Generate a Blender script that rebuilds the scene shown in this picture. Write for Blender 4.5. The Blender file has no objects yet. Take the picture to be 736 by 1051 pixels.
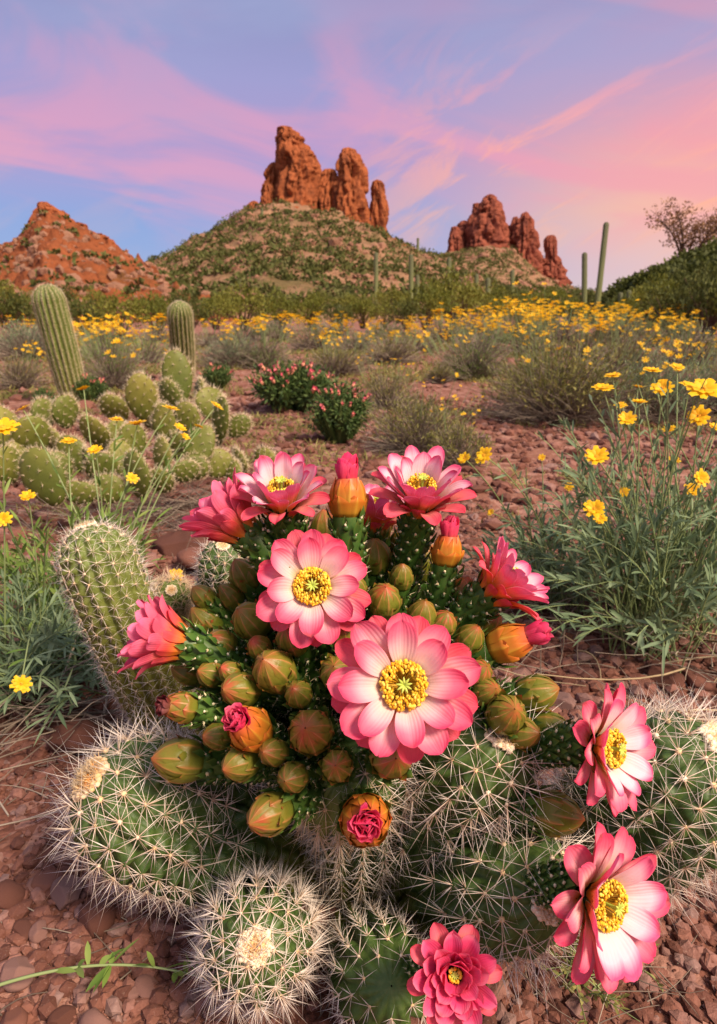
SUN_E, SUN_ANG, NISHITA, GLOW, ZEN, EXPO = 5.0, 18.0, 0.01, 0.3, 0.25, 0.42
import bpy, math, random
import numpy as np
from mathutils import Vector
rng = np.random.default_rng(7)
random.seed(7)
PI = math.pi
R_ = math.radians
sc = bpy.context.scene
COL = sc.collection

# ------------------------------------------------------------------ camera geometry
CAM_H = 0.62
PITCH = R_(16.0)
FPX = 1051 * 24 / 36.0
CAMP = np.array([0, 0, CAM_H])
FWD = np.array([0, math.cos(PITCH), -math.sin(PITCH)])
UPV = np.array([0, math.sin(PITCH), math.cos(PITCH)])
RGT = np.array([1.0, 0, 0])

def ray(px, py):
    return FWD + RGT * (px - 368) / FPX + UPV * (525.5 - py) / FPX
def W(px, py, d):
    """point seen at photo pixel px,py and depth d metres"""
    return CAMP + ray(px, py) * d
def G(px, py):
    """point of the level ground seen at a photo pixel"""
    r = ray(px, py)
    return CAMP + r * (CAM_H / -r[2])
def azel(px, py):
    r = ray(px, py)
    return math.atan2(r[0], r[1]), math.atan2(r[2], math.hypot(r[0], r[1]))
def camdir(a, b, c):
    """direction: a right, b up, c towards the camera"""
    v = RGT * a + UPV * b - FWD * c
    return v / np.linalg.norm(v)
def nz(v):
    v = np.asarray(v, float)
    return v / np.maximum(np.linalg.norm(v, axis=-1, keepdims=True), 1e-9)

# ------------------------------------------------------------------ noise
_perm = np.random.default_rng(3).permutation(256)
_perm = np.concatenate([_perm, _perm, _perm])
_grad = nz(np.random.default_rng(4).normal(size=(256, 3)))
def perlin(p):
    p = np.asarray(p, float)
    i = np.floor(p).astype(int); f = p - i
    i &= 255
    u = f * f * f * (f * (f * 6 - 15) + 10)
    def g(dx, dy, dz):
        h = _perm[_perm[_perm[(i[..., 0] + dx) & 255] + ((i[..., 1] + dy) & 255)] + ((i[..., 2] + dz) & 255)]
        return np.sum(_grad[h] * (f - np.array([dx, dy, dz])), -1)
    x0 = g(0,0,0) * (1-u[...,0]) + g(1,0,0) * u[...,0]
    x1 = g(0,1,0) * (1-u[...,0]) + g(1,1,0) * u[...,0]
    x2 = g(0,0,1) * (1-u[...,0]) + g(1,0,1) * u[...,0]
    x3 = g(0,1,1) * (1-u[...,0]) + g(1,1,1) * u[...,0]
    y0 = x0 * (1-u[...,1]) + x1 * u[...,1]
    y1 = x2 * (1-u[...,1]) + x3 * u[...,1]
    return y0 * (1-u[...,2]) + y1 * u[...,2]
def fbm(p, o=4, lac=2.0, gain=0.5):
    p = np.asarray(p, float)
    s = 0; a = 1.0
    for k in range(o):
        s = s + a * perlin(p * lac**k + k * 17.3); a *= gain
    return s
def smooth(a, b, x):
    t = np.clip((np.asarray(x, float) - a) / (b - a), 0, 1)
    return t * t * (3 - 2 * t)

# ------------------------------------------------------------------ mesh builder
class MB:
    def __init__(s):
        s.V = []; s.F = []; s.C = []; s.n = 0
    def add(s, v, f, c=(0, 0, 0, 0), mat=0, sm=True):
        v = np.asarray(v, float).reshape(-1, 3); f = np.asarray(f, int)
        c = np.asarray(c, float)
        if c.ndim == 1: c = np.broadcast_to(c, (len(v), 4))
        s.V.append(v); s.C.append(c); s.F.append((f + s.n, mat, sm)); s.n += len(v)
    def mesh(s, name, mats, off=(0, 0, 0)):
        me = bpy.data.meshes.new(name)
        V = np.concatenate(s.V) - np.asarray(off); C = np.concatenate(s.C)
        ls, loops, mi, smo = [], [], [], []
        st = 0
        for f, m, sm in s.F:
            k = f.shape[1]; n = len(f)
            loops.append(f.ravel()); ls.append(st + np.arange(n) * k); st += n * k
            mi.append(np.full(n, m)); smo.append(np.full(n, sm))
        loops = np.concatenate(loops); ls = np.concatenate(ls)
        me.vertices.add(len(V)); me.vertices.foreach_set('co', V.astype(np.float32).ravel())
        me.loops.add(len(loops)); me.loops.foreach_set('vertex_index', loops.astype(np.int32))
        me.polygons.add(len(ls)); me.polygons.foreach_set('loop_start', ls.astype(np.int32))
        me.polygons.foreach_set('material_index', np.concatenate(mi).astype(np.int32))
        me.polygons.foreach_set('use_smooth', np.concatenate(smo).astype(bool))
        at = me.attributes.new('pv', 'FLOAT_COLOR', 'POINT')
        at.data.foreach_set('color', C.astype(np.float32).ravel())
        me.update(calc_edges=True); me.validate()
        for m in (mats if isinstance(mats, (list, tuple)) else [mats]): me.materials.append(m)
        return me
    def build(s, name, mats, parent=None):
        off = wloc(parent) if parent is not None else (0, 0, 0)
        o = bpy.data.objects.new(name, s.mesh(name, mats, off)); COL.objects.link(o)
        if parent is not None: o.parent = parent
        return o
def wloc(o):
    p = np.zeros(3)
    while o is not None:
        p += np.array(o.location); o = o.parent
    return p
def part(name, me, parent):
    o = bpy.data.objects.new(name, me); COL.objects.link(o); o.parent = parent
    return o
def thing(name, label, cat, loc=(0, 0, 0), group=None, kind=None):
    o = bpy.data.objects.new(name, None); COL.objects.link(o)
    o.location = Vector(loc); o.empty_display_size = 0.05
    return tag(o, label, cat, group, kind)
def tag(o, label=None, cat=None, group=None, kind=None):
    if label: o['label'] = label
    if cat: o['category'] = cat
    if group: o['group'] = group
    if kind: o['kind'] = kind
    return o
def dup(root, loc, rotz=0, scale=1, label=None, group=None, tilt=None):
    def cp(o, par):
        c = o.copy(); COL.objects.link(c)
        if par is not None: c.parent = par
        for ch in o.children: cp(ch, c)
        return c
    r = cp(root, None)
    r.location = Vector(loc); r.rotation_euler = (tilt[0] if tilt else 0, tilt[1] if tilt else 0, rotz)
    r.scale = (scale,) * 3 if np.isscalar(scale) else scale
    if label: r['label'] = label
    if group: r['group'] = group
    return r

# ------------------------------------------------------------------ primitive batches
def frames(P):
    P = np.asarray(P, float)
    T = nz(np.gradient(P, axis=0))
    a = np.array([0, 0, 1.0]) if abs(T[0][2]) < 0.9 else np.array([1.0, 0, 0])
    U = np.zeros_like(P); u = nz(np.cross(T[0], a))
    for i in range(len(P)):
        u = nz(u - T[i] * np.dot(u, T[i])); U[i] = u
    return T, U, np.cross(T, U)
def bez(p0, p1, p2, n):
    t = np.linspace(0, 1, n)[:, None]
    return (1-t)**2 * np.asarray(p0) + 2*t*(1-t) * np.asarray(p1) + t*t * np.asarray(p2)
def grid_faces(nu, nv, wrap=False):
    i = np.arange(nu - 1)[:, None]; j = np.arange(nv if wrap else nv - 1)[None, :]
    j2 = (j + 1) % nv
    return np.stack([i*nv+j, i*nv+j2, (i+1)*nv+j2, (i+1)*nv+j], -1).reshape(-1, 4)
def tube(mb, P, rad, k=6, c=(0, 0, 0, 0), mat=0):
    P = np.asarray(P, float); n = len(P)
    T, U, B = frames(P)
    rad = np.broadcast_to(np.asarray(rad, float), (n,))
    a = np.linspace(0, 2*PI, k, endpoint=False)
    v = P[:, None] + rad[:, None, None] * (np.cos(a)[None, :, None] * U[:, None] + np.sin(a)[None, :, None] * B[:, None])
    cc = np.asarray(c, float)
    if cc.ndim == 2: cc = np.repeat(cc, k, 0)
    mb.add(v, grid_faces(n, k, True), cc, mat)
def multi_tubes(mb, P0, P1, P2, r0, r1, n=5, k=3, c=None, mat=0):
    """many bezier twigs at once; P* are (m,3)"""
    m = len(P0); t = np.linspace(0, 1, n)[None, :, None]
    P = (1-t)**2 * P0[:, None] + 2*t*(1-t) * P1[:, None] + t*t * P2[:, None]
    T = nz(np.gradient(P, axis=1))
    ref = np.tile(np.array([0.31, 0.83, 0.47]), (m, n, 1))
    U = nz(np.cross(T, ref)); B = np.cross(T, U)
    r0 = np.broadcast_to(r0, (m,)); r1 = np.broadcast_to(r1, (m,))
    rr = r0[:, None] + (r1 - r0)[:, None] * np.linspace(0, 1, n)[None]
    a = np.linspace(0, 2*PI, k, endpoint=False)
    v = P[:, :, None] + rr[:, :, None, None] * (np.cos(a)[:, None] * U[:, :, None] + np.sin(a)[:, None] * B[:, :, None])
    f = grid_faces(n, k, True)
    F = (f[None] + (np.arange(m) * n * k)[:, None, None]).reshape(-1, 4)
    cc = np.zeros((m, n * k, 4)) if c is None else np.repeat(np.asarray(c)[:, None], n * k, 1)
    cc = cc.copy(); cc[:, :, 0] = np.repeat(np.linspace(0, 1, n), k)[None]
    mb.add(v.reshape(-1, 3), F, cc.reshape(-1, 4), mat)
    return P
def cones(mb, base, tip, rad, c=None, mat=0):
    m = len(base); d = nz(tip - base)
    u = nz(np.cross(d, np.array([0.31, 0.83, 0.47]))); w = np.cross(d, u)
    rad = np.broadcast_to(rad, (m,))[:, None]
    vs = [base + rad * (math.cos(a) * u + math.sin(a) * w) for a in (0, 2*PI/3, 4*PI/3)] + [tip]
    v = np.stack(vs, 1).reshape(-1, 3)
    f = np.array([[0, 1, 3], [1, 2, 3], [2, 0, 3]])
    F = (f[None] + (np.arange(m) * 4)[:, None, None]).reshape(-1, 3)
    cc = np.zeros((m, 4, 4)) if c is None else np.repeat(np.asarray(c)[:, None], 4, 1)
    cc = cc.copy(); cc[:, :3, 0] = 0; cc[:, 3, 0] = 1
    mb.add(v, F, cc.reshape(-1, 4), mat)
def leaves(mb, base, d, nrm, L, Wd, c=None, n=3, droop=0.0, fold=0.25, mat=0, tipw=0.0):
    """many lanceolate leaves at once"""
    m = len(base); d = nz(d); side = nz(np.cross(d, nrm)); up = np.cross(side, d)
    L = np.broadcast_to(L, (m,)); Wd = np.broadcast_to(Wd, (m,))
    t = np.linspace(0, 1, n + 1)
    w = np.sin(PI * np.clip(t * 0.92 + 0.06, 0, 1)) ** 0.8; w[-1] = max(w[-1] * 0.3, tipw)
    rows = []
    for ti, wi in zip(t, w):
        p = base + d * (L * ti)[:, None] - np.array([0, 0, 1.0]) * (droop * L * ti * ti)[:, None]
        h = (Wd * wi * 0.5)[:, None]
        rows += [p - side * h + up * h * fold, p, p + side * h + up * h * fold]
    v = np.stack(rows, 1)
    f = grid_faces(n + 1, 3)
    F = (f[None] + (np.arange(m) * 3 * (n + 1))[:, None, None]).reshape(-1, 4)
    nv = 3 * (n + 1)
    cc = np.zeros((m, nv, 4)) if c is None else np.repeat(np.asarray(c, float)[:, None], nv, 1)
    cc = cc.copy(); cc[:, :, 0] = np.repeat(t, 3)[None]
    mb.add(v.reshape(-1, 3), F, cc.reshape(-1, 4), mat)
def ico(sub):
    import bmesh
    b = bmesh.new(); bmesh.ops.create_icosphere(b, subdivisions=sub, radius=1.0)
    b.verts.ensure_lookup_table()
    v = np.array([x.co[:] for x in b.verts]); f = np.array([[q.index for q in x.verts] for x in b.faces]); b.free()
    return v, f
ICO = {k: ico(k) for k in (1, 2, 3, 4)}
def rand_rot(m):
    q = nz(rng.normal(size=(m, 4)))
    w, x, y, z = q.T
    return np.stack([np.stack([1-2*(y*y+z*z), 2*(x*y-z*w), 2*(x*z+y*w)], -1),
                     np.stack([2*(x*y+z*w), 1-2*(x*x+z*z), 2*(y*z-x*w)], -1),
                     np.stack([2*(x*z-y*w), 2*(y*z+x*w), 1-2*(x*x+y*y)], -1)], 1)
def blobs(mb, P, S, sub=1, jit=0.12, c=None, mat=0, sm=False, rot=True):
    """S (m,3) semi axes"""
    tv, tf = ICO[sub]; m = len(P)
    v = tv[None] * (1 + rng.uniform(-jit, jit, (m, len(tv), 1)))
    v = v * np.asarray(S)[:, None]
    if rot: 
        a = rng.uniform(0, 2*PI, m); ca, sa = np.cos(a), np.sin(a)
        tx = rng.normal(0, 0.25, m)
        x, y, z = v[..., 0], v[..., 1], v[..., 2]
        y, z = y - z * tx[:, None], z + y * tx[:, None]
        v = np.stack([x*ca[:, None] - y*sa[:, None], x*sa[:, None] + y*ca[:, None], z], -1)
    v = v + np.asarray(P)[:, None]
    F = (tf[None] + (np.arange(m) * len(tv))[:, None, None]).reshape(-1, 3)
    cc = np.zeros((m, 4)) if c is None else np.asarray(c)
    mb.add(v.reshape(-1, 3), F, np.repeat(cc, len(tv), 0), mat, sm)
def randc(m):
    return rng.uniform(0, 1, (m, 4))

# ------------------------------------------------------------------ materials
class NT:
    def __init__(s, nt): s.t = nt; s.n = nt.nodes; s.l = nt.links
    def link(s, a, inp):
        if hasattr(a, 'is_output'): s.l.new(a, inp)
        else:
            try: inp.default_value = a
            except Exception: inp.default_value = (*a, 1.0)
    def attr(s, name='pv'):
        a = s.n.new('ShaderNodeAttribute'); a.attribute_name = name
        q = s.n.new('ShaderNodeSeparateColor'); s.l.new(a.outputs['Color'], q.inputs[0])
        return q.outputs[0], q.outputs[1], q.outputs[2], a.outputs['Alpha']
    def coord(s, kind='Object', scale=(1, 1, 1)):
        c = s.n.new('ShaderNodeTexCoord'); m = s.n.new('ShaderNodeMapping')
        s.l.new(c.outputs[kind], m.inputs[0]); m.inputs['Scale'].default_value = scale
        return m.outputs[0]
    def noise(s, scale, detail=4, rough=0.55, vec=None, dist=0.0):
        n = s.n.new('ShaderNodeTexNoise'); s.l.new(vec if vec is not None else s.coord(), n.inputs['Vector'])
        n.inputs['Scale'].default_value = scale; n.inputs['Detail'].default_value = detail
        n.inputs['Roughness'].default_value = rough; n.inputs['Distortion'].default_value = dist
        return n.outputs[0]
    def voro(s, scale, feature='F1', out='Distance', vec=None):
        n = s.n.new('ShaderNodeTexVoronoi'); n.feature = feature
        s.l.new(vec if vec is not None else s.coord(), n.inputs['Vector']); n.inputs['Scale'].default_value = scale
        return n.outputs[out]
    def ramp(s, f, stops):
        r = s.n.new('ShaderNodeValToRGB'); s.l.new(f, r.inputs[0])
        el = r.color_ramp.elements
        while len(el) < len(stops): el.new(0.5)
        for e, (p, c) in zip(el, stops):
            e.position = p; e.color = (*c, 1) if not np.isscalar(c) else (c, c, c, 1)
        return r.outputs[0]
    def mix(s, f, a, b, mode='MIX'):
        m = s.n.new('ShaderNodeMix'); m.data_type = 'RGBA'; m.blend_type = mode
        s.link(f, m.inputs[0]); s.link(a, m.inputs[6]); s.link(b, m.inputs[7])
        return m.outputs[2]
    def math(s, op, a, b=0.0, c=None, clamp=False):
        m = s.n.new('ShaderNodeMath'); m.operation = op; m.use_clamp = clamp
        s.link(a, m.inputs[0]); s.link(b, m.inputs[1])
        if c is not None: s.link(c, m.inputs[2])
        return m.outputs[0]
    def mapr(s, x, a, b, c=0.0, d=1.0, smooth=False):
        m = s.n.new('ShaderNodeMapRange'); s.link(x, m.inputs[0])
        for i, v in enumerate((a, b, c, d)): m.inputs[i+1].default_value = v
        if smooth: m.interpolation_type = 'SMOOTHSTEP'
        return m.outputs[0]
    def bump(s, h, strength=0.4, dist=0.01):
        b = s.n.new('ShaderNodeBump'); s.l.new(h, b.inputs['Height'])
        b.inputs['Strength'].default_value = strength; b.inputs['Distance'].default_value = dist
        return b.outputs[0]
def material(name, fn):
    m = bpy.data.materials.new(name); m.use_nodes = True
    t = NT(m.node_tree); t.n.clear()
    out = t.n.new('ShaderNodeOutputMaterial')
    r = fn(t)                                     # dict(color, rough, normal, trans, spec, sheen)
    p = t.n.new('ShaderNodeBsdfPrincipled')
    t.link(r['color'], p.inputs['Base Color']); t.link(r.get('rough', 0.6), p.inputs['Roughness'])
    p.inputs['Specular IOR Level'].default_value = r.get('spec', 0.3)
    if r.get('normal') is not None: t.l.new(r['normal'], p.inputs['Normal'])
    sh = p.outputs[0]
    if r.get('trans'):
        tr = t.n.new('ShaderNodeBsdfTranslucent'); t.link(r.get('tcolor', r['color']), tr.inputs[0])
        if r.get('normal') is not None: t.l.new(r['normal'], tr.inputs['Normal'])
        mx = t.n.new('ShaderNodeMixShader'); mx.inputs[0].default_value = r['trans']
        t.l.new(sh, mx.inputs[1]); t.l.new(tr.outputs[0], mx.inputs[2]); sh = mx.outputs[0]
    t.l.new(sh, out.inputs[0])
    return m
M = {}
def _stem(t, a=(0.024, 0.062, 0.010), b=(0.16, 0.16, 0.018), c=(0.05, 0.10, 0.018)):
    r, g, bb, al = t.attr()
    n = t.noise(60, 5)
    base = t.ramp(t.math('ADD', r, t.math('MULTIPLY', t.math('SUBTRACT', n, 0.5), 0.5)), [(0.0, b), (0.45, a), (1.0, c)])
    col = t.mix(t.mapr(t.noise(190, 3), 0.45, 0.75, 0, 0.35), base, (0.16, 0.2, 0.06))
    return dict(color=col, rough=0.5, spec=0.35, normal=t.bump(t.noise(260, 3), 0.25, 0.002))
M['stem'] = material('cactus skin', _stem)
M['stem_olive'] = material('olive cactus skin', lambda t: _stem(t, (0.17, 0.17, 0.028), (0.27, 0.22, 0.035), (0.12, 0.17, 0.035)))
M['stem_far'] = material('far saguaro skin', lambda t: _stem(t, (0.10, 0.115, 0.03), (0.16, 0.17, 0.05), (0.07, 0.07, 0.025)))
M['stem_pale'] = material('saguaro skin', lambda t: _stem(t, (0.10, 0.13, 0.018), (0.15, 0.14, 0.022), (0.11, 0.15, 0.022)))
def _spine(t, lo, hi):
    r, g, b, a = t.attr()
    c = t.ramp(r, [(0, lo), (0.35, hi), (1, tuple(x * 0.95 for x in hi))])
    return dict(color=t.mix(t.math('MULTIPLY', g, 0.5), c, (0.62, 0.40, 0.22)), rough=0.45, trans=0.2)
M['spine'] = material('white spine', lambda t: _spine(t, (0.66, 0.46, 0.30), (0.93, 0.86, 0.78)))
M['spine_tan'] = material('straw spine', lambda t: _spine(t, (0.55, 0.36, 0.18), (0.82, 0.66, 0.45)))
def _wool(t):
    r, g, b, a = t.attr()
    c = t.ramp(r, [(0, (0.70, 0.27, 0.04)), (0.45, (0.80, 0.55, 0.26)), (1, (0.87, 0.76, 0.58))])
    return dict(color=c, rough=0.9, normal=t.bump(t.noise(900, 3), 0.6, 0.002))
M['wool'] = material('areole wool', _wool)
def _petal(t, front, back):
    r, g, b, side = t.attr()                       # along, across, random, 1 = back face
    st = t.noise(1.0, 3, vec=None) 
    rr = t.math('ADD', r, t.math('MULTIPLY', t.math('SUBTRACT', b, 0.5), 0.14))
    edge = t.math('MULTIPLY', t.math('POWER', g, 2.2), 0.16)
    cf = t.ramp(t.math('ADD', rr, edge), front); cb = t.ramp(rr, back)
    col = t.mix(side, cf, cb)
    vein = t.math('MULTIPLY', t.mapr(t.math('SINE', t.math('MULTIPLY', g, 24.0)), -0.2, 1), 0.06)
    col = t.mix(t.math('MULTIPLY', vein, t.mapr(r, 0.1, 0.9)), col, (0.75, 0.06, 0.16))
    col = t.mix(t.mapr(t.noise(70, 3), 0.4, 0.8, 0, 0.16), col, (0.95, 0.62, 0.62))
    wear = t.math('MULTIPLY', t.mapr(r, 0.86, 1.0), t.mapr(t.noise(85, 3), 0.56, 0.66))
    col = t.mix(t.math('MULTIPLY', wear, 0.6), col, (0.34, 0.10, 0.05))
    h = t.math('ADD', t.math('SINE', t.math('MULTIPLY', g, 26.0)), t.math('MULTIPLY', t.noise(160, 3), 2.0))
    return dict(color=col, rough=0.55, spec=0.15, trans=0.44, normal=t.bump(h, 0.14, 0.0012))
PINKF = [(0.0, (0.66, 0.60, 0.12)), (0.18, (0.86, 0.66, 0.30)), (0.36, (0.95, 0.82, 0.73)), (0.60, (0.95, 0.62, 0.66)), (0.80, (0.90, 0.25, 0.38)), (1.0, (0.84, 0.08, 0.20))]
PINKB = [(0.0, (0.80, 0.26, 0.03)), (0.25, (0.92, 0.26, 0.07)), (0.55, (0.90, 0.14, 0.22)), (1.0, (0.92, 0.22, 0.42))]
M['petal_pink'] = material('pink petal', lambda t: _petal(t, PINKF, PINKB))
WHF = [(0.0, (0.80, 0.75, 0.22)), (0.2, (0.93, 0.88, 0.70)), (0.5, (0.95, 0.90, 0.92)), (0.78, (0.95, 0.76, 0.85)), (0.93, (0.90, 0.26, 0.46)), (1.0, (0.86, 0.12, 0.30))]
M['petal_pale'] = material('pale pink petal', lambda t: _petal(t, WHF, [(0.0, (0.85, 0.30, 0.03)), (0.28, (0.95, 0.24, 0.08)), (0.6, (0.92, 0.12, 0.24)), (1.0, (0.93, 0.30, 0.52))]))
M['petal_coral'] = material('coral petal', lambda t: _petal(t, [(0, (0.85, 0.42, 0.14)), (0.4, (0.93, 0.40, 0.32)), (0.75, (0.91, 0.19, 0.25)), (1, (0.83, 0.08, 0.15))], [(0, (0.55, 0.30, 0.03)), (0.3, (0.90, 0.28, 0.03)), (0.65, (0.92, 0.12, 0.10)), (1, (0.85, 0.10, 0.17))]))
M['petal_magenta'] = material('magenta petal', lambda t: _petal(t, [(0, (0.60, 0.05, 0.10)), (0.3, (0.85, 0.05, 0.20)), (0.8, (0.90, 0.09, 0.26)), (1, (0.93, 0.22, 0.36))], [(0, (0.85, 0.25, 0.03)), (0.3, (0.88, 0.06, 0.14)), (1, (0.88, 0.06, 0.22))]))
M['petal_dry'] = material('dried petal', lambda t: _petal(t, [(0, (0.22, 0.05, 0.02)), (1, (0.20, 0.02, 0.03))], [(0, (0.25, 0.09, 0.02)), (1, (0.17, 0.02, 0.03))]))
def flat(name, stops, rough=0.6, trans=0.0, spec=0.3, nscale=None, chan=2, bump=None):
    def fn(t):
        ch = t.attr()
        f = ch[chan]
        if nscale: f = t.math('ADD', f, t.math('MULTIPLY', t.math('SUBTRACT', t.noise(nscale, 4), 0.5), 0.8), clamp=True)
        d = dict(color=t.ramp(f, stops), rough=rough, trans=trans, spec=spec)
        if bump: d['normal'] = t.bump(t.noise(bump[0], 4), bump[1], bump[2])
        return d
    return material(name, fn)
M['stamen'] = flat('golden anther', [(0, (0.82, 0.38, 0.01)), (0.5, (0.92, 0.60, 0.04)), (1, (0.94, 0.76, 0.14))], 0.7, 0.15)
M['filament'] = flat('filament', [(0, (0.80, 0.42, 0.02)), (1, (0.85, 0.58, 0.10))], 0.5, 0.25)
M['pistil'] = flat('stigma', [(0, (0.42, 0.55, 0.06)), (1, (0.62, 0.70, 0.14))], 0.5, 0.2)
def _bud(t):
    r, g, b, a = t.attr()                          # along, ridge crest 0..1, random
    body = t.ramp(t.math('ADD', r, t.math('MULTIPLY', t.math('SUBTRACT', b, 0.5), 0.25)), [(0.0, (0.06, 0.12, 0.012)), (0.4, (0.135, 0.17, 0.018)), (0.8, (0.20, 0.155, 0.02)), (1.0, (0.44, 0.08, 0.035))])
    body = t.mix(t.mapr(t.noise(55, 4), 0.4, 0.7, 0, 0.5), body, (0.15, 0.20, 0.02))
    crest = t.math('POWER', g, 10.0)
    col = t.mix(t.math('MULTIPLY', crest, t.mapr(r, 0.15, 0.95, 0.1, 0.85)), body, (0.62, 0.22, 0.09))
    return dict(color=col, rough=0.42, spec=0.35, trans=0.1, normal=t.bump(t.noise(220, 3), 0.2, 0.002))
M['bud'] = material('olive bud', _bud)
def _budo(t):
    r, g, b, a = t.attr()
    body = t.ramp(r, [(0.0, (0.12, 0.14, 0.012)), (0.35, (0.34, 0.18, 0.014)), (0.8, (0.56, 0.16, 0.02)), (1.0, (0.66, 0.13, 0.05))])
    col = t.mix(t.math('MULTIPLY', t.math('POWER', g, 7.0), 0.8), body, (0.52, 0.30, 0.03))
    return dict(color=col, rough=0.42, spec=0.3, trans=0.12)
M['bud_orange'] = material('orange bud', _budo)
M['tube'] = flat('flower tube', [(0, (0.018, 0.055, 0.008)), (0.6, (0.04, 0.10, 0.014)), (1, (0.09, 0.16, 0.03))], 0.45, nscale=90, spec=0.4)
M['scale'] = flat('tube scale', [(0, (0.04, 0.11, 0.018)), (0.6, (0.08, 0.17, 0.03)), (1, (0.18, 0.24, 0.05))], 0.45, 0.1, chan=0)
M['tuft'] = flat('cream tuft', [(0, (0.62, 0.52, 0.28)), (1, (0.80, 0.74, 0.52))], 0.8)
M['pad'] = flat('prickly pear pad', [(0, (0.07, 0.10, 0.016)), (0.5, (0.13, 0.145, 0.024)), (1, (0.24, 0.22, 0.048))], 0.55, nscale=14, bump=(60, 0.3, 0.004))
M['glochid'] = material('glochid', lambda t: _spine(t, (0.55, 0.42, 0.20), (0.78, 0.70, 0.50)))
M['leaf_grey'] = flat('grey green leaf', [(0, (0.09, 0.15, 0.07)), (0.5, (0.17, 0.25, 0.13)), (1, (0.30, 0.39, 0.22))], 0.6, 0.25, nscale=25)
M['leaf_green'] = flat('fresh green leaf', [(0, (0.09, 0.17, 0.03)), (0.5, (0.17, 0.27, 0.05)), (1, (0.27, 0.36, 0.09))], 0.55, 0.3, nscale=25)
M['leaf_sage'] = flat('sage leaf', [(0, (0.12, 0.13, 0.03)), (0.5, (0.21, 0.21, 0.055)), (1, (0.33, 0.30, 0.10))], 0.7, 0.2, nscale=5)
M['stalk'] = flat('green stalk', [(0, (0.20, 0.27, 0.10)), (1, (0.30, 0.38, 0.16))], 0.55, 0.1, nscale=20)
M['twig'] = flat('grey twig', [(0, (0.11, 0.08, 0.06)), (0.5, (0.21, 0.165, 0.125)), (1, (0.36, 0.30, 0.23))], 0.85, nscale=30)
M['dry'] = flat('dry stalk', [(0, (0.30, 0.22, 0.12)), (1, (0.55, 0.45, 0.28))], 0.8, 0.1, nscale=20)
M['yellow'] = flat('yellow ray floret', [(0, (0.82, 0.42, 0.01)), (0.5, (0.88, 0.54, 0.012)), (1, (0.90, 0.62, 0.02))], 0.55, 0.3)
M['disc'] = flat('orange disc floret', [(0, (0.45, 0.17, 0.01)), (1, (0.80, 0.40, 0.02))], 0.85)
M['rosebud'] = flat('rose blossom', [(0, (0.60, 0.06, 0.14)), (0.5, (0.80, 0.17, 0.28)), (1, (0.88, 0.36, 0.24))], 0.5, 0.25)
M['mound'] = flat('dark mound', [(0, (0.03, 0.06, 0.015)), (0.5, (0.06, 0.11, 0.025)), (1, (0.13, 0.18, 0.05))], 0.6, 0.1)
M['shrub'] = flat('desert shrub leaf', [(0, (0.085, 0.105, 0.014)), (0.5, (0.15, 0.165, 0.022)), (1, (0.25, 0.24, 0.045))], 0.7, 0.35)
M['scrub'] = flat('hillside scrub leaf', [(0, (0.06, 0.075, 0.018)), (0.5, (0.10, 0.115, 0.026)), (1, (0.15, 0.135, 0.05))], 0.8, 0.15)
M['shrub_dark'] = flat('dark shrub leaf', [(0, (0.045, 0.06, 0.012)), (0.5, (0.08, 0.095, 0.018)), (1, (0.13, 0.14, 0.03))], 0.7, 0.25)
M['shrub_red'] = flat('reddish tree leaf', [(0, (0.16, 0.08, 0.04)), (0.5, (0.26, 0.13, 0.06)), (1, (0.34, 0.2, 0.09))], 0.7, 0.2)
M['bark'] = flat('bark', [(0, (0.10, 0.06, 0.04)), (1, (0.2, 0.13, 0.09))], 0.9, nscale=12)
def _stone(t):
    r, g, b, a = t.attr()
    c = t.ramp(b, [(0, (0.09, 0.038, 0.028)), (0.3, (0.17, 0.072, 0.05)), (0.55, (0.25, 0.11, 0.078)), (0.8, (0.30, 0.155, 0.125)), (1, (0.27, 0.18, 0.16))])
    n = t.noise(110, 6, 0.65)
    c = t.mix(t.mapr(n, 0.3, 0.75), t.mix(0.6, c, (0.12, 0.045, 0.03)), c)
    c = t.mix(t.mapr(t.noise(420, 3), 0.6, 0.8, 0, 0.4), c, (0.48, 0.34, 0.27))
    return dict(color=c, rough=0.85, spec=0.2, normal=t.bump(t.noise(320, 5), 0.5, 0.003))
M['stone'] = material('red desert stone', _stone)
def _ground(t):
    o = t.coord()
    big = t.noise(0.35, 6, 0.6, o); mid = t.noise(5.0, 6, 0.65, o); fine = t.noise(120, 5, 0.6, o)
    c = t.ramp(mid, [(0.25, (0.085, 0.034, 0.023)), (0.5, (0.17, 0.068, 0.045)), (0.75, (0.27, 0.125, 0.088))])
    c = t.mix(t.mapr(big, 0.42, 0.68, 0, 0.6), c, (0.30, 0.17, 0.11))
    cell = t.voro(95, out='Color', vec=o); d = t.voro(95, out='Distance', vec=o)
    sep = t.n.new('ShaderNodeSeparateColor'); t.l.new(cell, sep.inputs[0])
    c = t.mix(t.mapr(sep.outputs[0], 0.3, 1, 0, 0.55), c, t.ramp(sep.outputs[1], [(0, (0.17, 0.06, 0.042)), (0.6, (0.34, 0.15, 0.11)), (1, (0.40, 0.25, 0.2))]))
    cell2 = t.voro(21, out='Color', vec=o); sep2 = t.n.new('ShaderNodeSeparateColor'); t.l.new(cell2, sep2.inputs[0])
    c = t.mix(t.mapr(sep2.outputs[0], 0.72, 0.8, 0, 0.6), c, (0.40, 0.22, 0.17))
    h = t.math('ADD', t.math('MULTIPLY', t.mapr(d, 0, 0.55, 1, 0), 0.6), t.math('MULTIPLY', fine, 0.7))
    return dict(color=c, rough=0.92, spec=0.12, normal=t.bump(h, 0.8, 0.006))
M['ground'] = material('red gravel soil', _ground)
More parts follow.
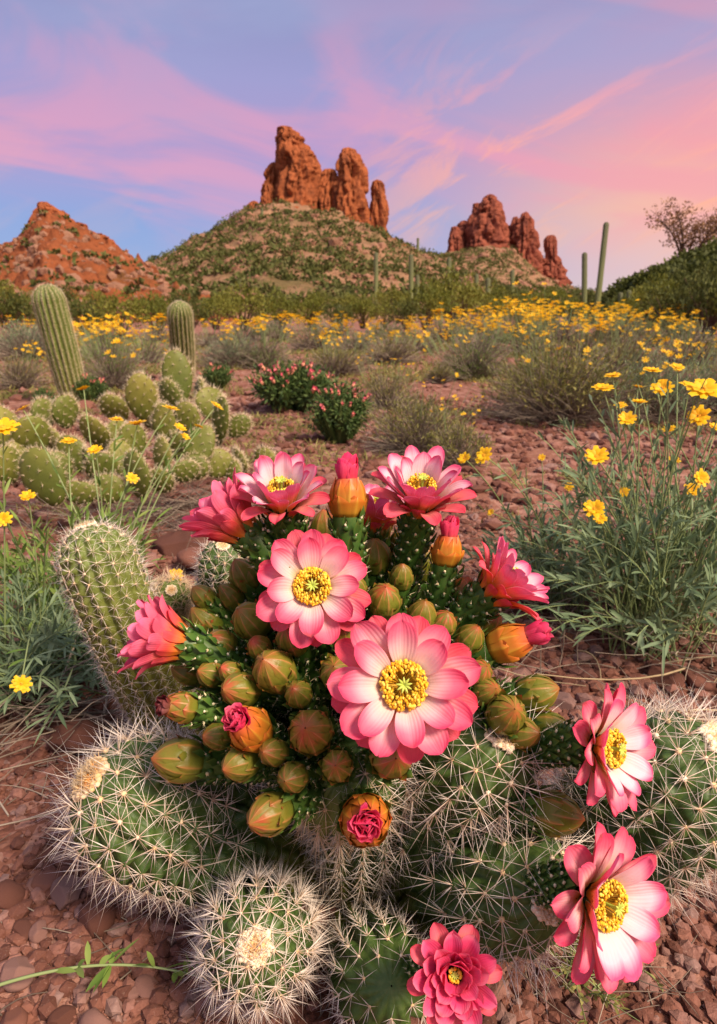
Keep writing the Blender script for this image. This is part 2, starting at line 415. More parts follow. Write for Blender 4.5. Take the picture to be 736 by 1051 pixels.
def _rock(t, light=(0.35, 0.108, 0.042), dark=(0.105, 0.036, 0.022)):
    o = t.coord('Object', (1, 1, 0.35))
    n = t.noise(0.22, 8, 0.65, o); v = t.noise(0.9, 6, 0.7, o)
    s = t.noise(0.35, 4, 0.6, t.coord('Object', (0.15, 0.15, 1.6)))
    c = t.ramp(n, [(0.3, dark), (0.48, light), (0.75, tuple(min(1, x * 1.18) for x in light))])
    c = t.mix(t.mapr(s, 0.45, 0.7, 0, 0.4), c, tuple(x * 0.62 for x in light))
    c = t.mix(t.mapr(v, 0.55, 0.72, 0, 0.55), c, dark)
    return dict(color=c, rough=0.95, spec=0.08, normal=t.bump(t.math('ADD', v, n), 0.9, 1.2))
M['rock'] = material('red sandstone', _rock)
M['rock_far'] = material('rose sandstone', lambda t: _rock(t, (0.28, 0.085, 0.052), (0.095, 0.033, 0.027)))
def _hill(t, a, b, g, cover):
    n = t.noise(0.05, 8, 0.65); m = t.noise(0.35, 6, 0.7)
    c = t.ramp(m, [(0.3, a), (0.65, b)])
    c = t.mix(t.mapr(n, 0.5 - cover, 0.62 - cover, 0, 0.75), c, t.ramp(t.noise(0.5, 5), [(0.3, tuple(x * 0.6 for x in g)), (0.7, g)]))
    return dict(color=c, rough=0.95, spec=0.05, normal=t.bump(m, 0.9, 1.5))
M['boulder'] = material('tan boulder', lambda t: _rock(t, (0.34, 0.18, 0.115), (0.18, 0.085, 0.05)))
M['hill'] = material('scrubby hillside', lambda t: _hill(t, (0.22, 0.115, 0.062), (0.34, 0.20, 0.12), (0.13, 0.115, 0.04), 0.0))
M['hill_red'] = material('red hillside', lambda t: _hill(t, (0.15, 0.046, 0.02), (0.30, 0.095, 0.038), (0.13, 0.085, 0.03), -0.05))
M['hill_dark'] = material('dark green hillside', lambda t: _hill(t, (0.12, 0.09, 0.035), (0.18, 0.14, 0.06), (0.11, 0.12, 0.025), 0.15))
# ------------------------------------------------------------------ camera, sun, sky
cam = bpy.data.objects.new('camera', bpy.data.cameras.new('camera')); COL.objects.link(cam)
cam.location = (0, 0, CAM_H); cam.rotation_euler = (PI/2 - PITCH, 0, 0)
cd = cam.data; cd.sensor_fit = 'VERTICAL'; cd.sensor_height = 36; cd.lens = 24
cd.clip_start = 0.02; cd.clip_end = 3000
cd.dof.use_dof = True; cd.dof.focus_distance = 0.60; cd.dof.aperture_fstop = 13.0
sc.camera = cam
SUN_AZ, SUN_EL = R_(130), R_(46)              # clockwise from +Y (the view direction): behind, to the right
SDIR = np.array([math.sin(SUN_AZ) * math.cos(SUN_EL), math.cos(SUN_AZ) * math.cos(SUN_EL), math.sin(SUN_EL)])
sl = bpy.data.lights.new('sun', 'SUN'); so = bpy.data.objects.new('sun', sl); COL.objects.link(so)
sl.energy = SUN_E; sl.angle = R_(SUN_ANG); sl.color = (1.0, 0.79, 0.60)
so.rotation_euler = Vector(-SDIR).to_track_quat('-Z', 'Y').to_euler()
w = bpy.data.worlds.new('World'); sc.world = w; w.use_nodes = True
t = NT(w.node_tree); t.n.clear()
out = t.n.new('ShaderNodeOutputWorld')
sky = t.n.new('ShaderNodeTexSky'); sky.sky_type = 'NISHITA'; sky.sun_disc = False
sky.sun_elevation = SUN_EL; sky.sun_rotation = SUN_AZ
bg1 = t.n.new('ShaderNodeBackground'); t.l.new(sky.outputs[0], bg1.inputs[0]); bg1.inputs[1].default_value = NISHITA
tc = t.n.new('ShaderNodeTexCoord'); D = tc.outputs['Generated']
sp = t.n.new('ShaderNodeSeparateXYZ'); t.l.new(D, sp.inputs[0]); X, Y, Z = sp.outputs
def wmap(sx, sy, sz, rot=(0, 0, 0)):
    m0 = t.n.new('ShaderNodeMapping'); t.l.new(D, m0.inputs[0]); m0.inputs['Rotation'].default_value = rot
    m = t.n.new('ShaderNodeMapping'); t.l.new(m0.outputs[0], m.inputs[0]); m.inputs['Scale'].default_value = (sx, sy, sz)
    return m.outputs[0]
base = t.ramp(Z, [(0.0, (0.42, 0.40, 0.55)), (0.05, (0.25, 0.36, 0.66)), (0.12, (0.23, 0.33, 0.65)), (0.20, (0.40, 0.29, 0.56)), (0.28, (0.33, 0.31, 0.58)), (0.36, (0.25, 0.27, 0.50)), (0.48, (0.17, 0.18, 0.31)), (0.8, (0.14, 0.15, 0.26))])
warm = t.ramp(Z, [(0.0, (0.68, 0.56, 0.56)), (0.06, (0.74, 0.48, 0.50)), (0.13, (0.92, 0.46, 0.32)), (0.20, (0.86, 0.36, 0.35)), (0.29, (0.52, 0.31, 0.50)), (0.36, (0.34, 0.30, 0.52)), (0.48, (0.18, 0.18, 0.30)), (0.8, (0.14, 0.15, 0.26))])
xm = t.mapr(X, -0.02, 0.42, 0, 1, True)
col = t.mix(xm, base, warm)
# pink cloud veils
n1 = t.noise(1.0, 5, 0.5, wmap(2.1, 2.1, 7.5, (0, R_(-12), 0)), 1.3)
n2 = t.noise(1.0, 7, 0.6, wmap(2.6, 2.6, 13.0, (0, R_(30), 0)), 1.3)
band = t.ramp(Z, [(0.07, 0.0), (0.13, 0.75), (0.20, 1.0), (0.27, 0.75), (0.40, 0.10)])
cm = t.math('MULTIPLY', t.mapr(n1, 0.42, 0.62, 0, 1, True), band)
pink = t.mix(t.mapr(X, 0.0, 0.40, 0, 1, True), (0.74, 0.31, 0.47), (0.88, 0.31, 0.36))
col = t.mix(t.math('MULTIPLY', cm, 0.80), col, pink)
cm2 = t.math('MULTIPLY', t.math('MULTIPLY', t.mapr(n2, 0.46, 0.62, 0, 1, True), t.mapr(X, -0.10, 0.25, 0.1, 1, True)), t.ramp(Z, [(0.05, 0.0), (0.12, 1.0), (0.24, 1.0), (0.34, 0.0)]))
col = t.mix(t.math('MULTIPLY', cm2, 0.9), col, t.mix(t.mapr(Z, 0.1, 0.26), (1.0, 0.45, 0.22), (0.95, 0.34, 0.36)))
n3 = t.noise(1.0, 4, 0.5, wmap(2.0, 2.0, 7.0, (0, R_(10), 0.4)), 0.3)
col = t.mix(t.math('MULTIPLY', t.mapr(n3, 0.40, 0.65, 0, 0.8, True), t.mapr(Z, 0.20, 0.34)), col, (0.33, 0.36, 0.60))
hs = t.n.new('ShaderNodeHueSaturation'); hs.inputs['Saturation'].default_value = 0.98; t.l.new(col, hs.inputs['Color']); col = hs.outputs[0]
# warm sky lobe behind the viewer and zenith lift, added unseen as soft fill
vd = t.n.new('ShaderNodeVectorMath'); vd.operation = 'DOT_PRODUCT'; t.l.new(D, vd.inputs[0]); vd.inputs[1].default_value = (0.45, -0.60, 0.66)
glow = t.mapr(vd.outputs['Value'], 0.25, 0.95, 0, 1, True)
col = t.mix(1.0, col, t.mix(glow, (0, 0, 0), (GLOW, GLOW * 0.87, GLOW * 0.74)), 'ADD')
col = t.mix(1.0, col, t.mix(t.mapr(Z, 0.45, 0.85, 0, 1, True), (0, 0, 0), (ZEN, ZEN * 0.93, ZEN * 0.98)), 'ADD')
bg2 = t.n.new('ShaderNodeBackground'); t.l.new(col, bg2.inputs[0]); bg2.inputs[1].default_value = 0.75
ad = t.n.new('ShaderNodeAddShader'); t.l.new(bg1.outputs[0], ad.inputs[0]); t.l.new(bg2.outputs[0], ad.inputs[1])
t.l.new(ad.outputs[0], out.inputs[0])
vs = sc.view_settings; vs.view_transform = 'Standard'; vs.look = 'None'; vs.exposure = EXPO; vs.gamma = 1; vs.use_curve_mapping = False
sc.cycles.max_bounces = 6; sc.cycles.diffuse_bounces = 3; sc.cycles.glossy_bounces = 2; sc.cycles.transmission_bounces = 3
sc.cycles.use_denoising = True
sc.cycles.caustics_reflective = False; sc.cycles.caustics_refractive = False

# ------------------------------------------------------------------ ground
def gz(x, y):
    x = np.asarray(x, float); y = np.asarray(y, float)
    r = np.hypot(x, y); z0 = np.zeros_like(x)
    P = np.stack([x, y, z0], -1)
    h = 0.016 * perlin(P * 3.1 + 5) + 0.006 * fbm(P * 14, 3)
    h = h + 0.0022 * fbm(P * 60, 2) * (r < 4)
    h = h + smooth(2, 9, r) * 0.07 * fbm(P * 0.35 + 3, 3) + smooth(12, 60, r) * 0.5 * perlin(P * 0.05)
    return h - 0.01
azs = np.concatenate([np.linspace(-180, -42, 50)[:-1], np.linspace(-42, 42, 560), np.linspace(42, 180, 50)[1:-1]]) * PI / 180
rs = np.concatenate([[0.02], np.geomspace(0.30, 900, 300)])
A, Rr = np.meshgrid(azs, rs)
gx, gy = Rr * np.sin(A), Rr * np.cos(A)
mb = MB(); gf = grid_faces(len(rs), len(azs), True)[:, ::-1]
mb.add(np.stack([gx, gy, gz(gx, gy)], -1), gf)
tag(mb.build('ground', M['ground']), kind='structure')

# ------------------------------------------------------------------ hills
HILLS = []
def hill(name, trace, r0, rR, r1, mat, amp=1.0, conc=1.25, nA=220, nR=110, seed=0, strata=0.0):
    ae = np.array([azel(*p) for p in trace]); az, H = ae[:, 0], CAM_H + rR * np.tan(ae[:, 1])
    a = np.linspace(az[0], az[-1], nA); r = np.linspace(r0, r1, nR)
    A, Rg = np.meshgrid(a, r)
    Hh = np.interp(A, az, H)
    up = np.clip((Rg - r0) / (rR - r0), 0, 1) ** conc; dn = 1 - smooth(rR, r1, Rg)
    sh = np.where(Rg <= rR, up, dn)
    P = np.stack([Rg * np.sin(A), Rg * np.cos(A), np.zeros_like(A)], -1)
    z = Hh * sh
    z = z + amp * np.minimum(1, np.maximum(Hh, 0) / 8) * np.clip(sh * 3, 0, 1) * (fbm(P * 0.09 + seed, 5, gain=0.6) * 1.6 + fbm(P * 0.4 + seed, 3) * 0.5)
    if strata:
        q = np.floor(z / strata) * strata
        z = q + strata * smooth(0.2, 0.8, (z - q) / strata) * 0.6 + (z - q) * 0.4
    P[..., 2] = z - 0.8
    mb = MB(); mb.add(P, grid_faces(nR, nA)[:, ::-1])
    o = tag(mb.build(name, mat), kind='structure')
    HILLS.append(dict(a=a, r=r, z=P[..., 2], H=Hh)); return HILLS[-1]
def on_hill(h, az, r):
    i = np.clip(np.searchsorted(h['r'], r) - 1, 0, len(h['r']) - 2); j = np.clip(np.searchsorted(h['a'], az) - 1, 0, len(h['a']) - 2)
    fr = (r - h['r'][i]) / (h['r'][i+1] - h['r'][i]); fa = (az - h['a'][j]) / (h['a'][j+1] - h['a'][j])
    z = h['z']
    zz = (z[i, j] * (1-fa) + z[i, j+1] * fa) * (1-fr) + (z[i+1, j] * (1-fa) + z[i+1, j+1] * fa) * fr
    return np.stack([r * np.sin(az), r * np.cos(az), zz], -1)
h_main = hill('butte_hill', [(60, 318), (110, 290), (150, 270), (185, 252), (215, 237), (240, 222), (262, 210), (300, 206), (345, 214), (378, 230), (400, 240), (430, 256), (470, 268), (520, 288), (600, 305), (680, 320)], 95, 290, 420, M['hill'], 2.0, 1.15, seed=1)
h_far = hill('distant_hill', [(400, 300), (430, 272), (455, 258), (475, 256), (500, 250), (525, 255), (548, 274), (575, 292), (620, 300), (670, 308), (720, 318)], 170, 350, 460, M['hill'], 1.2, 1.0, seed=5)
h_red = hill('red_hill', [(-190, 318), (-120, 292), (-60, 276), (-20, 263), (10, 250), (30, 234), (42, 220), (55, 219), (70, 227), (90, 237), (110, 250), (135, 262), (160, 277), (190, 291), (225, 302), (260, 314), (290, 322)], 75, 190, 290, M['hill_red'], 2.6, 1.0, nA=260, nR=130, seed=9, strata=2.6)
h_dark = hill('dark_hillside', [(590, 322), (630, 292), (655, 279), (680, 268), (705, 258), (736, 246), (790, 228), (860, 222), (960, 235), (1060, 290), (1100, 322)], 34, 64, 110, M['hill_dark'], 0.35, 1.0, seed=13)  # low near hill, dark green in its own soil and scrub colour

def clump_cloud(mb, C, S, per, leaf, c=None, mat=0, n=2, hang=0.0, asp=0.55):
    """leaf faces scattered through ellipsoidal clumps; C (m,3) centres, S (m,3) semi axes"""
    m = len(C)
    d = nz(rng.normal(size=(m, per, 3))); rad = rng.uniform(0.25, 1.0, (m, per, 1)) ** 0.5
    P = (np.asarray(C)[:, None] + d * rad * np.asarray(S)[:, None]).reshape(-1, 3)
    dd = nz(d.reshape(-1, 3) + rng.normal(0, 0.6, (m * per, 3)) + np.array([0, 0, 0.3 - hang]))
    nn = nz(rng.normal(size=(m * per, 3)) + np.array([0, 0, 0.6]))
    cc = rng.uniform(0, 1, (m, 1, 4)) * 0.6 + rng.uniform(0, 0.4, (m, per, 4))
    L = leaf * rng.uniform(0.6, 1.3, m * per)
    leaves(mb, P, dd, nn, L, L * asp, cc.reshape(-1, 4), n=n, mat=mat)
# scrub and boulders strewn over the slopes (uncountable)
TRM = [(236, 224), (262, 210), (300, 206), (345, 214), (378, 230), (400, 240), (430, 256)]
TRF = [(430, 272), (455, 258), (475, 256), (500, 250), (525, 255), (548, 274), (575, 292), (620, 300)]
def strew(h, n, rlo, rhi, az0, az1, s0, s1):
    az = rng.uniform(az0, az1, n); r = rng.uniform(rlo, rhi, n)
    P = on_hill(h, az, r); ok = (P[:, 2] > 0.5) & (fbm(P * 0.07 + 2, 4) > -0.24)
    P = P[ok]; s = s0 + (s1 - s0) * rng.uniform(0, 1, len(P)) ** 3
    return P, s
mb = MB()
for h, n, a, b, p0, p1, s0, s1 in ((h_main, 3500, 110, 300, 80, 620, 0.8, 2.6), (h_far, 700, 200, 345, 420, 640, 1.0, 3.0), (h_red, 170, 90, 195, -40, 280, 0.5, 1.6), (h_dark, 1500, 36, 66, 600, 760, 0.3, 0.9)):
    P, s = strew(h, n, a, b, azel(p0, 320)[0], azel(p1, 320)[0], s0, s1)
    clump_cloud(mb, P + np.array([0, 0, 0.3]) * s[:, None], np.stack([s, s, s * 0.65], -1), 26, 0.75 if h is not h_dark else 0.34, asp=0.8, mat=1 if h is h_dark else 0)
tag(mb.build('hillside_scrub', [M['scrub'], M['shrub_dark']]), 'green scrub dotted over the rocky slopes', 'scrub', kind='stuff')
mb = MB()
for h, n, a, b, p0, p1, s0, s1 in ((h_main, 2000, 120, 292, 90, 560, 0.3, 1.9), (h_far, 300, 220, 345, 430, 600, 0.6, 2.6), (h_red, 1800, 85, 195, -40, 260, 0.2, 1.5)):
    P, s = strew(h, n, a, b, azel(p0, 320)[0], azel(p1, 320)[0], s0, s1)
    blobs(mb, P, np.stack([s, s * rng.uniform(0.6, 1, len(s)), s * rng.uniform(0.4, 0.9, len(s))], -1), 1, 0.2, randc(len(s)))
tag(mb.build('hillside_boulders', M['boulder']), 'reddish boulders strewn over the slopes', 'boulders', kind='stuff')

# ------------------------------------------------------------------ rock spires
def spire(mb, cols, d, seed=0.0, k=84, rows=120):
    for ci, tr in enumerate(cols):
        tr = np.array(tr, float)
        py = np.linspace(tr[0, 0], tr[-1, 0], rows)
        xl = np.interp(py, tr[:, 0], tr[:, 1]); xr = np.interp(py, tr[:, 0], tr[:, 2])
        dd = d + ((ci * 37) % 5 - 2) * 1.6
        C = np.array([W((a + b) / 2, y, dd) for a, b, y in zip(xl, xr, py)])
        hw = (xr - xl) / 2 / FPX * dd
        cap = np.sqrt(np.clip(np.linspace(0, 1, rows) * 9, 0, 1)); cap[0] = 0.02
        hw = hw * 1.04 * (0.78 + 0.22 * cap); hw[0] *= 0.03; hw[1] *= 0.62; hw[2] *= 0.88
        a = np.linspace(0, 2*PI, k, endpoint=False)
        sq = 1 / (np.abs(np.cos(a))**4 + np.abs(np.sin(a))**4) ** 0.25
        x = hw[:, None] * (np.cos(a) * (0.55 + 0.45 * sq))[None]; y = hw[:, None] * 0.95 * (np.sin(a) * (0.5 + 0.5 * sq))[None]
        P = np.stack([C[:, 0:1] + x, C[:, 1:2] + y, np.repeat(C[:, 2:3], k, 1)], -1)
        q = P + seed * 31 + ci * 7
        crack = np.abs(perlin(q * np.array([0.16, 0.16, 0.022]))); crack2 = np.abs(perlin(q * np.array([0.4, 0.4, 0.05]) + 9))
        lay = np.abs(perlin(q * np.array([0.03, 0.03, 0.22]) + 4))
        crack3 = np.abs(perlin(q * np.array([0.9, 0.9, 0.12]) + 21)); lay2 = np.abs(perlin(q * np.array([0.06, 0.06, 0.6]) + 14))
        amt = -0.12 * np.clip(1 - crack3 * 5, 0, 1) - 0.03 * np.clip(1 - lay2 * 6, 0, 1) - 0.50 * np.clip(1 - crack * 7, 0, 1) - 0.26 * np.clip(1 - crack2 * 6, 0, 1) - 0.05 * np.clip(1 - lay * 7, 0, 1) + 0.09 * fbm(q * 0.25, 4)
        rad = nz(np.stack([x, y, 0 * x], -1))
        ns = 9 + ci % 4; sa = (a / (2*PI) * ns + 0.35 * perlin(np.stack([np.cos(a) * 2, np.sin(a) * 2, 0*a + seed * 9 + ci], -1)))[None] + 0.25 * perlin(np.stack([C[:, 2] * 0.12, 0 * C[:, 2] + ci, 0 * C[:, 2] + seed], -1))[:, None]
        si = np.floor(sa).astype(int) % ns
        sh = (np.array([math.sin(i * 12.9 + ci * 3.7 + seed) for i in range(ns)]) * 5)[si]
        zi = np.floor(C[:, 2:3] / 19.0 + sh).astype(int)
        blk = _grad[(si * 37 + zi * 101 + ci * 53) & 255][..., 0]; fsa = sa - np.floor(sa); fz = (C[:, 2:3] / 19.0 + sh) - zi
        groove = np.clip(1 - np.minimum(fsa, 1 - fsa) * 11, 0, 1) * 0.42 + np.clip(1 - np.minimum(fz, 1 - fz) * 14, 0, 1) * 0.06
        amt = amt + 0.16 * blk - groove
        P = P + rad * ((amt + 0.06) * np.minimum(hw, 6.0)[:, None])[..., None]
        P[..., 2] += 0.5 * fbm(q * 0.3 + 50, 3) * (np.linspace(0, 1, rows) > 0.02)[:, None]
        mb.add(P, grid_faces(rows, k, True)[:, ::-1])
def butte(name, label, d, groups, mat, boulders):
    b0 = W(*groups[0][0][-1][1:2], groups[0][0][-1][0], d)
    root = thing(name, label, 'rock formation', b0)
    for i, g in enumerate(groups):
        mb = MB(); spire(mb, g, d, seed=i + d * 0.01); mb.build('spire', mat, root)
    P = np.array([W(x, y, d - rng.uniform(4, 16)) for x, y, s in boulders]); s = np.array([b[2] for b in boulders]) / FPX * d
    for p, q in zip(P, s):
        mb = MB(); v, f = ICO[3]; v = v.copy()
        for _ in range(8):
            n_ = nz(rng.normal(size=3)); v = v - np.clip(v @ n_ - rng.uniform(0.6, 0.9), 0, None)[:, None] * n_
        mb.add(p + v * q * rng.uniform(0.7, 1.3, 3) * (1 + 0.1 * perlin(v * 1.7 + p))[:, None], f); mb.build('boulder', mat, root)
    return root
def rubble(x0, x1, y0, y1, n, s=(1.5, 4)):
    tr = TRF if x0 > 425 else TRM; xs = rng.uniform(x0, x1, n)
    return [(x, max(rng.uniform(y0, y1), np.interp(x, [p[0] for p in tr], [p[1] for p in tr]) + 4.5), rng.uniform(*s)) for x in xs]
butte('rock_butte', 'tall orange sandstone butte of three spires on the central hill', 272, [
    [[(129, 285, 300), (145, 285, 312), (160, 286, 321), (180, 285, 327), (205, 281, 326), (240, 280, 322)],
     [(150, 306, 317), (160, 306, 325), (172, 306, 330), (195, 306, 332), (240, 300, 330)],
     [(166, 277, 285), (178, 271, 288), (200, 267, 290), (245, 264, 298)],
     [(188, 269, 279), (205, 266, 284), (245, 262, 290)],
     [(196, 280, 302), (215, 279, 310), (250, 276, 316)],
     [(206, 256, 266), (222, 250, 276), (250, 246, 282)]],
    [[(151, 353, 363), (160, 347, 368), (175, 345, 375), (200, 344, 378), (250, 340, 380)],
     [(173, 332, 345), (195, 326, 350), (250, 320, 352)],
     [(190, 355, 372), (215, 350, 378), (250, 346, 380)]],
    [[(184, 382, 392), (192, 379, 396), (215, 378, 398), (235, 379, 397), (262, 377, 402)]],
], M['rock'], rubble(262, 330, 212, 226, 16, (1.5, 4)) + rubble(340, 400, 228, 246, 22, (1.5, 4.5)) + rubble(236, 268, 222, 230, 10, (1.2, 3.2)) + rubble(395, 415, 242, 256, 8, (1.2, 3)))
butte('rock_butte', 'darker rose coloured sandstone butte right of the tallest spires', 335, [
    [[(199, 498, 508), (208, 491, 513), (225, 482, 518), (250, 478, 520), (290, 474, 524)],
     [(208, 484, 496), (225, 481, 498), (290, 476, 500)],
     [(226, 472, 482), (240, 466, 488), (285, 462, 495)],
     [(232, 463, 470), (250, 460, 476), (285, 458, 480)]],
    [[(217, 537, 543), (227, 530, 550), (245, 526, 553), (295, 522, 557)],
     [(222, 526, 533), (240, 523, 538), (290, 520, 540)],
     [(231, 516, 527), (250, 512, 530), (290, 510, 534)]],
    [[(241, 561, 571), (250, 559, 572), (262, 561, 572), (276, 556, 579), (305, 548, 586)],
     [(262, 545, 560), (280, 538, 575), (312, 532, 582)],
     [(270, 562, 578), (285, 555, 583), (312, 545, 588)]],
], M['rock_far'], rubble(470, 530, 268, 280, 14, (1.2, 3)) + rubble(520, 590, 278, 300, 26, (1.2, 3.5)))
def crest():
    root = thing('rock_outcrop', 'layered red rock crest jutting from the top of the left hill', 'rock outcrop', W(55, 235, 186))
    mb = MB()
    spire(mb, [[(207, 40, 50), (213, 37, 57), (222, 36, 66), (240, 32, 82)], [(216, 54, 66), (226, 50, 78), (246, 44, 92)], [(228, 68, 86), (238, 62, 96), (254, 56, 110)],
               [(240, 84, 106), (250, 78, 118), (266, 70, 128)], [(224, 34, 44), (238, 26, 54), (254, 14, 60)]], 186, seed=3)
    mb.build('rock_ledge', M['rock'], root)
crest()
# ------------------------------------------------------------------ cactus column builder (used near and far)
def column_mesh(axis, R, N, depth=0.16, spacing=0.02, tub=0.06, rows=90, per=6, tip=1.1, taper=0.8, waist=0.0, wob=0.03, ph=0.0):
    """ribbed stem along axis points; returns MB and areoles (pos, normal, tangent, fraction, rib)"""
    ax = np.asarray(axis, float); seg = np.linalg.norm(np.diff(ax, axis=0), axis=1); s = np.concatenate([[0], np.cumsum(seg)]); L = s[-1]
    tipl = min(R * tip, L * 0.6)
    u = np.concatenate([np.linspace(0, L - tipl, int(rows * 0.7)), L - tipl + tipl * np.sin(np.linspace(0, PI/2, int(rows * 0.3) + 1)[1:])])
    C = np.stack([np.interp(u, s, ax[:, i]) for i in range(3)], -1)
    T, U, B = frames(C)
    def rad(x):
        body = R * (taper + (1 - taper) * smooth(0, L * 0.5, x)) * (1 - waist * np.exp(-((x - 0.4*L) / (0.15*L))**2))
        tt = np.clip((x - (L - tipl)) / tipl, 0, 1)
        return body * np.sqrt(np.maximum(1 - tt**2, 0.0004))
    k = N * per; th = np.linspace(0, 2*PI, k, endpoint=False) + ph
    c = np.abs(np.cos(N * (th - ph) / 2)); crest = c ** 0.8
    r = rad(u)[:, None] * (1 - depth * (1 - crest))[None]
    r = r * (1 + tub * (crest**2)[None] * np.cos(2*PI * u / spacing)[:, None])
    r = r * (1 + wob * perlin(np.stack([np.cos(th)[None] * 1.5 + 0 * u[:, None], np.sin(th)[None] * 1.5 + 0 * u[:, None], 0 * th[None] + u[:, None] / R * 0.8], -1) + R * 900))
    dirs = np.cos(th)[None, :, None] * U[:, None] + np.sin(th)[None, :, None] * B[:, None]
    V = C[:, None] + r[..., None] * dirs
    mb = MB(); cc = np.zeros((len(u), k, 4)); cc[..., 0] = (u / L)[:, None]; cc[..., 1] = crest[None]
    mb.add(V, grid_faces(len(u), k, True), cc.reshape(-1, 4))
    ar = []
    for q in range(N):
        a = 2*PI * q / N + ph
        ss = np.arange(spacing * (0.5 if q % 2 else 0.0) + spacing * 0.5, L - tipl * 0.04, spacing)
        Cp = np.stack([np.interp(ss, u, C[:, i]) for i in range(3)], -1)
        Up = np.stack([np.interp(ss, u, U[:, i]) for i in range(3)], -1); Bp = np.stack([np.interp(ss, u, B[:, i]) for i in range(3)], -1); Tp = np.stack([np.interp(ss, u, T[:, i]) for i in range(3)], -1)
        dr = math.cos(a) * Up + math.sin(a) * Bp
        slope = (rad(ss + 1e-3 * R) - rad(np.maximum(ss - 1e-3 * R, 0))) / (2e-3 * R)
        nrm = nz(dr - Tp * np.clip(slope, -6, 1)[:, None])
        ar.append(np.concatenate([Cp + dr * (rad(ss) * (1 + tub * 0.3))[:, None], nrm, nz(Tp - nrm * np.sum(Tp*nrm, -1, keepdims=True)), (ss / L)[:, None]], 1))
    ar = np.concatenate(ar)
    return mb, ar, C[-1], T[-1]
def spine_mesh(ar, L, rad, nrad=9, ncen=3, el=(0.12, 0.5), lvar=(0.6, 1.15), tipboost=0.0, down=0.0):
    mb = MB(); m = len(ar); P, Nn, Tt = ar[:, 0:3], ar[:, 3:6], ar[:, 6:9]; S = np.cross(Nn, Tt)
    for kind, n in ((0, nrad), (1, ncen)):
        if n == 0: continue
        a = (np.arange(n) / n * 2*PI)[None] + rng.uniform(0, 2*PI, (m, 1)) + rng.normal(0, 0.2, (m, n))
        e = rng.uniform(*(el if kind == 0 else (0.7, 1.4)), (m, n))
        d = Nn[:, None] * np.sin(e)[..., None] + (Tt[:, None] * np.cos(a)[..., None] + S[:, None] * np.sin(a)[..., None]) * np.cos(e)[..., None]
        d[..., 2] -= down
        ll = L * rng.uniform(*lvar, (m, n)) * (1.15 if kind else 1.0) * (1 + tipboost * ar[:, 9:10]**6)
        b = np.repeat(P[:, None] + Nn[:, None] * 0.0005, n, 1)
        c = np.zeros((m * n, 4)); c[:, 1] = rng.uniform(0, 1, m * n) ** 2
        cones(mb, b.reshape(-1, 3), (b + nz(d) * ll[..., None]).reshape(-1, 3), rad * rng.uniform(0.55, 1.35, m * n), c)
    return mb

# ------------------------------------------------------------------ saguaros
def saguaro(px, ytop, ybot, wpx, d, label, group, lean=0.0, N=12, arm=None, near=False, base=None):
    R = wpx / 2 / FPX * d
    b = W(px, ybot, d); tp = W(px + lean, ytop, d)
    if base is not None: b = base
    root = thing('saguaro_cactus', label, 'saguaro', b, group)
    P = bez(b - np.array([0, 0, 0.3 if not near else 0.03]), b * 0.5 + tp * 0.5, tp, 24)
    mb, ar, _, _ = column_mesh(P, R, N, 0.22, R * (0.18 if near else 0.8), 0.02, rows=60 if near else 30, per=6 if near else 4, taper=0.85)
    mb.build('trunk', M['stem_pale' if near else 'stem_far'], root)
    if near:
        spine_mesh(ar, R * 0.24, R * 0.012, 6, 1).build('spines', M['glochid'], root)
    if arm:
        for (fy, side, up, ra) in arm:
            c = b + (tp - b) * fy; q = np.array([c, c + np.array([side * R * 2.6, 0, -R * 0.2]), c + np.array([side * R * 2.7, 0, up])])
            mb2, _, _, _ = column_mesh(bez(*q, 16), R * ra, 10, 0.2, R, 0.02, rows=24, per=4)
            mb2.build('arm', M['stem_pale'], root)
    return root
FARG = 'far saguaros along the foot of the hills'
saguaro(386, 259, 310, 4.5, 95, 'slender pale saguaro below the shortest spire of the tall butte', FARG)
saguaro(422, 261, 313, 4.8, 85, 'pale saguaro, the taller of a touching pair under the hill slope', FARG)
saguaro(428.5, 282, 310, 4.5, 86, 'short saguaro standing against the taller one of its pair', FARG)
saguaro(461, 264, 290, 4.5, 110, 'thin saguaro just left of the rose butte foot', FARG)
saguaro(489, 281, 306, 4.5, 100, 'small saguaro below the widest block of the rose butte', FARG)
saguaro(501, 285, 310, 5, 92, 'small pale saguaro below the rose butte, left of its gap', FARG)
saguaro(526, 277, 300, 4.5, 105, 'thin saguaro in front of the rose butte middle pinnacle', FARG)
saguaro(429, 244, 258, 2.6, 255, 'tiny saguaro on the slope right of the tall butte', FARG)
saguaro(269, 214, 226, 2.6, 240, 'tiny saguaro on the slope under the tallest spire', FARG)
saguaro(567, 310, 328, 5, 42, 'stubby saguaro half hidden behind yellow blossoms', FARG)
saguaro(600, 259, 327, 5.6, 34, 'upright dark tipped saguaro beside the leaning tall one', FARG)
saguaro(611.5, 228, 327, 6.0, 32, 'tallest saguaro, leaning right against the pink sky', FARG, lean=11)
saguaro(637, 300, 327, 5, 45, 'short saguaro before the dark green hillside, left of its twin', FARG)
saguaro(646, 298, 326, 5.5, 44, 'short saguaro before the dark green hillside, right of its twin', FARG)
saguaro(348, 313, 341, 8, 28, 'stocky young saguaro among green shrubs under the butte hill', FARG)
saguaro(265, 320, 338, 6, 30, 'dim stubby saguaro in shrubs left of the stocky young one', FARG)

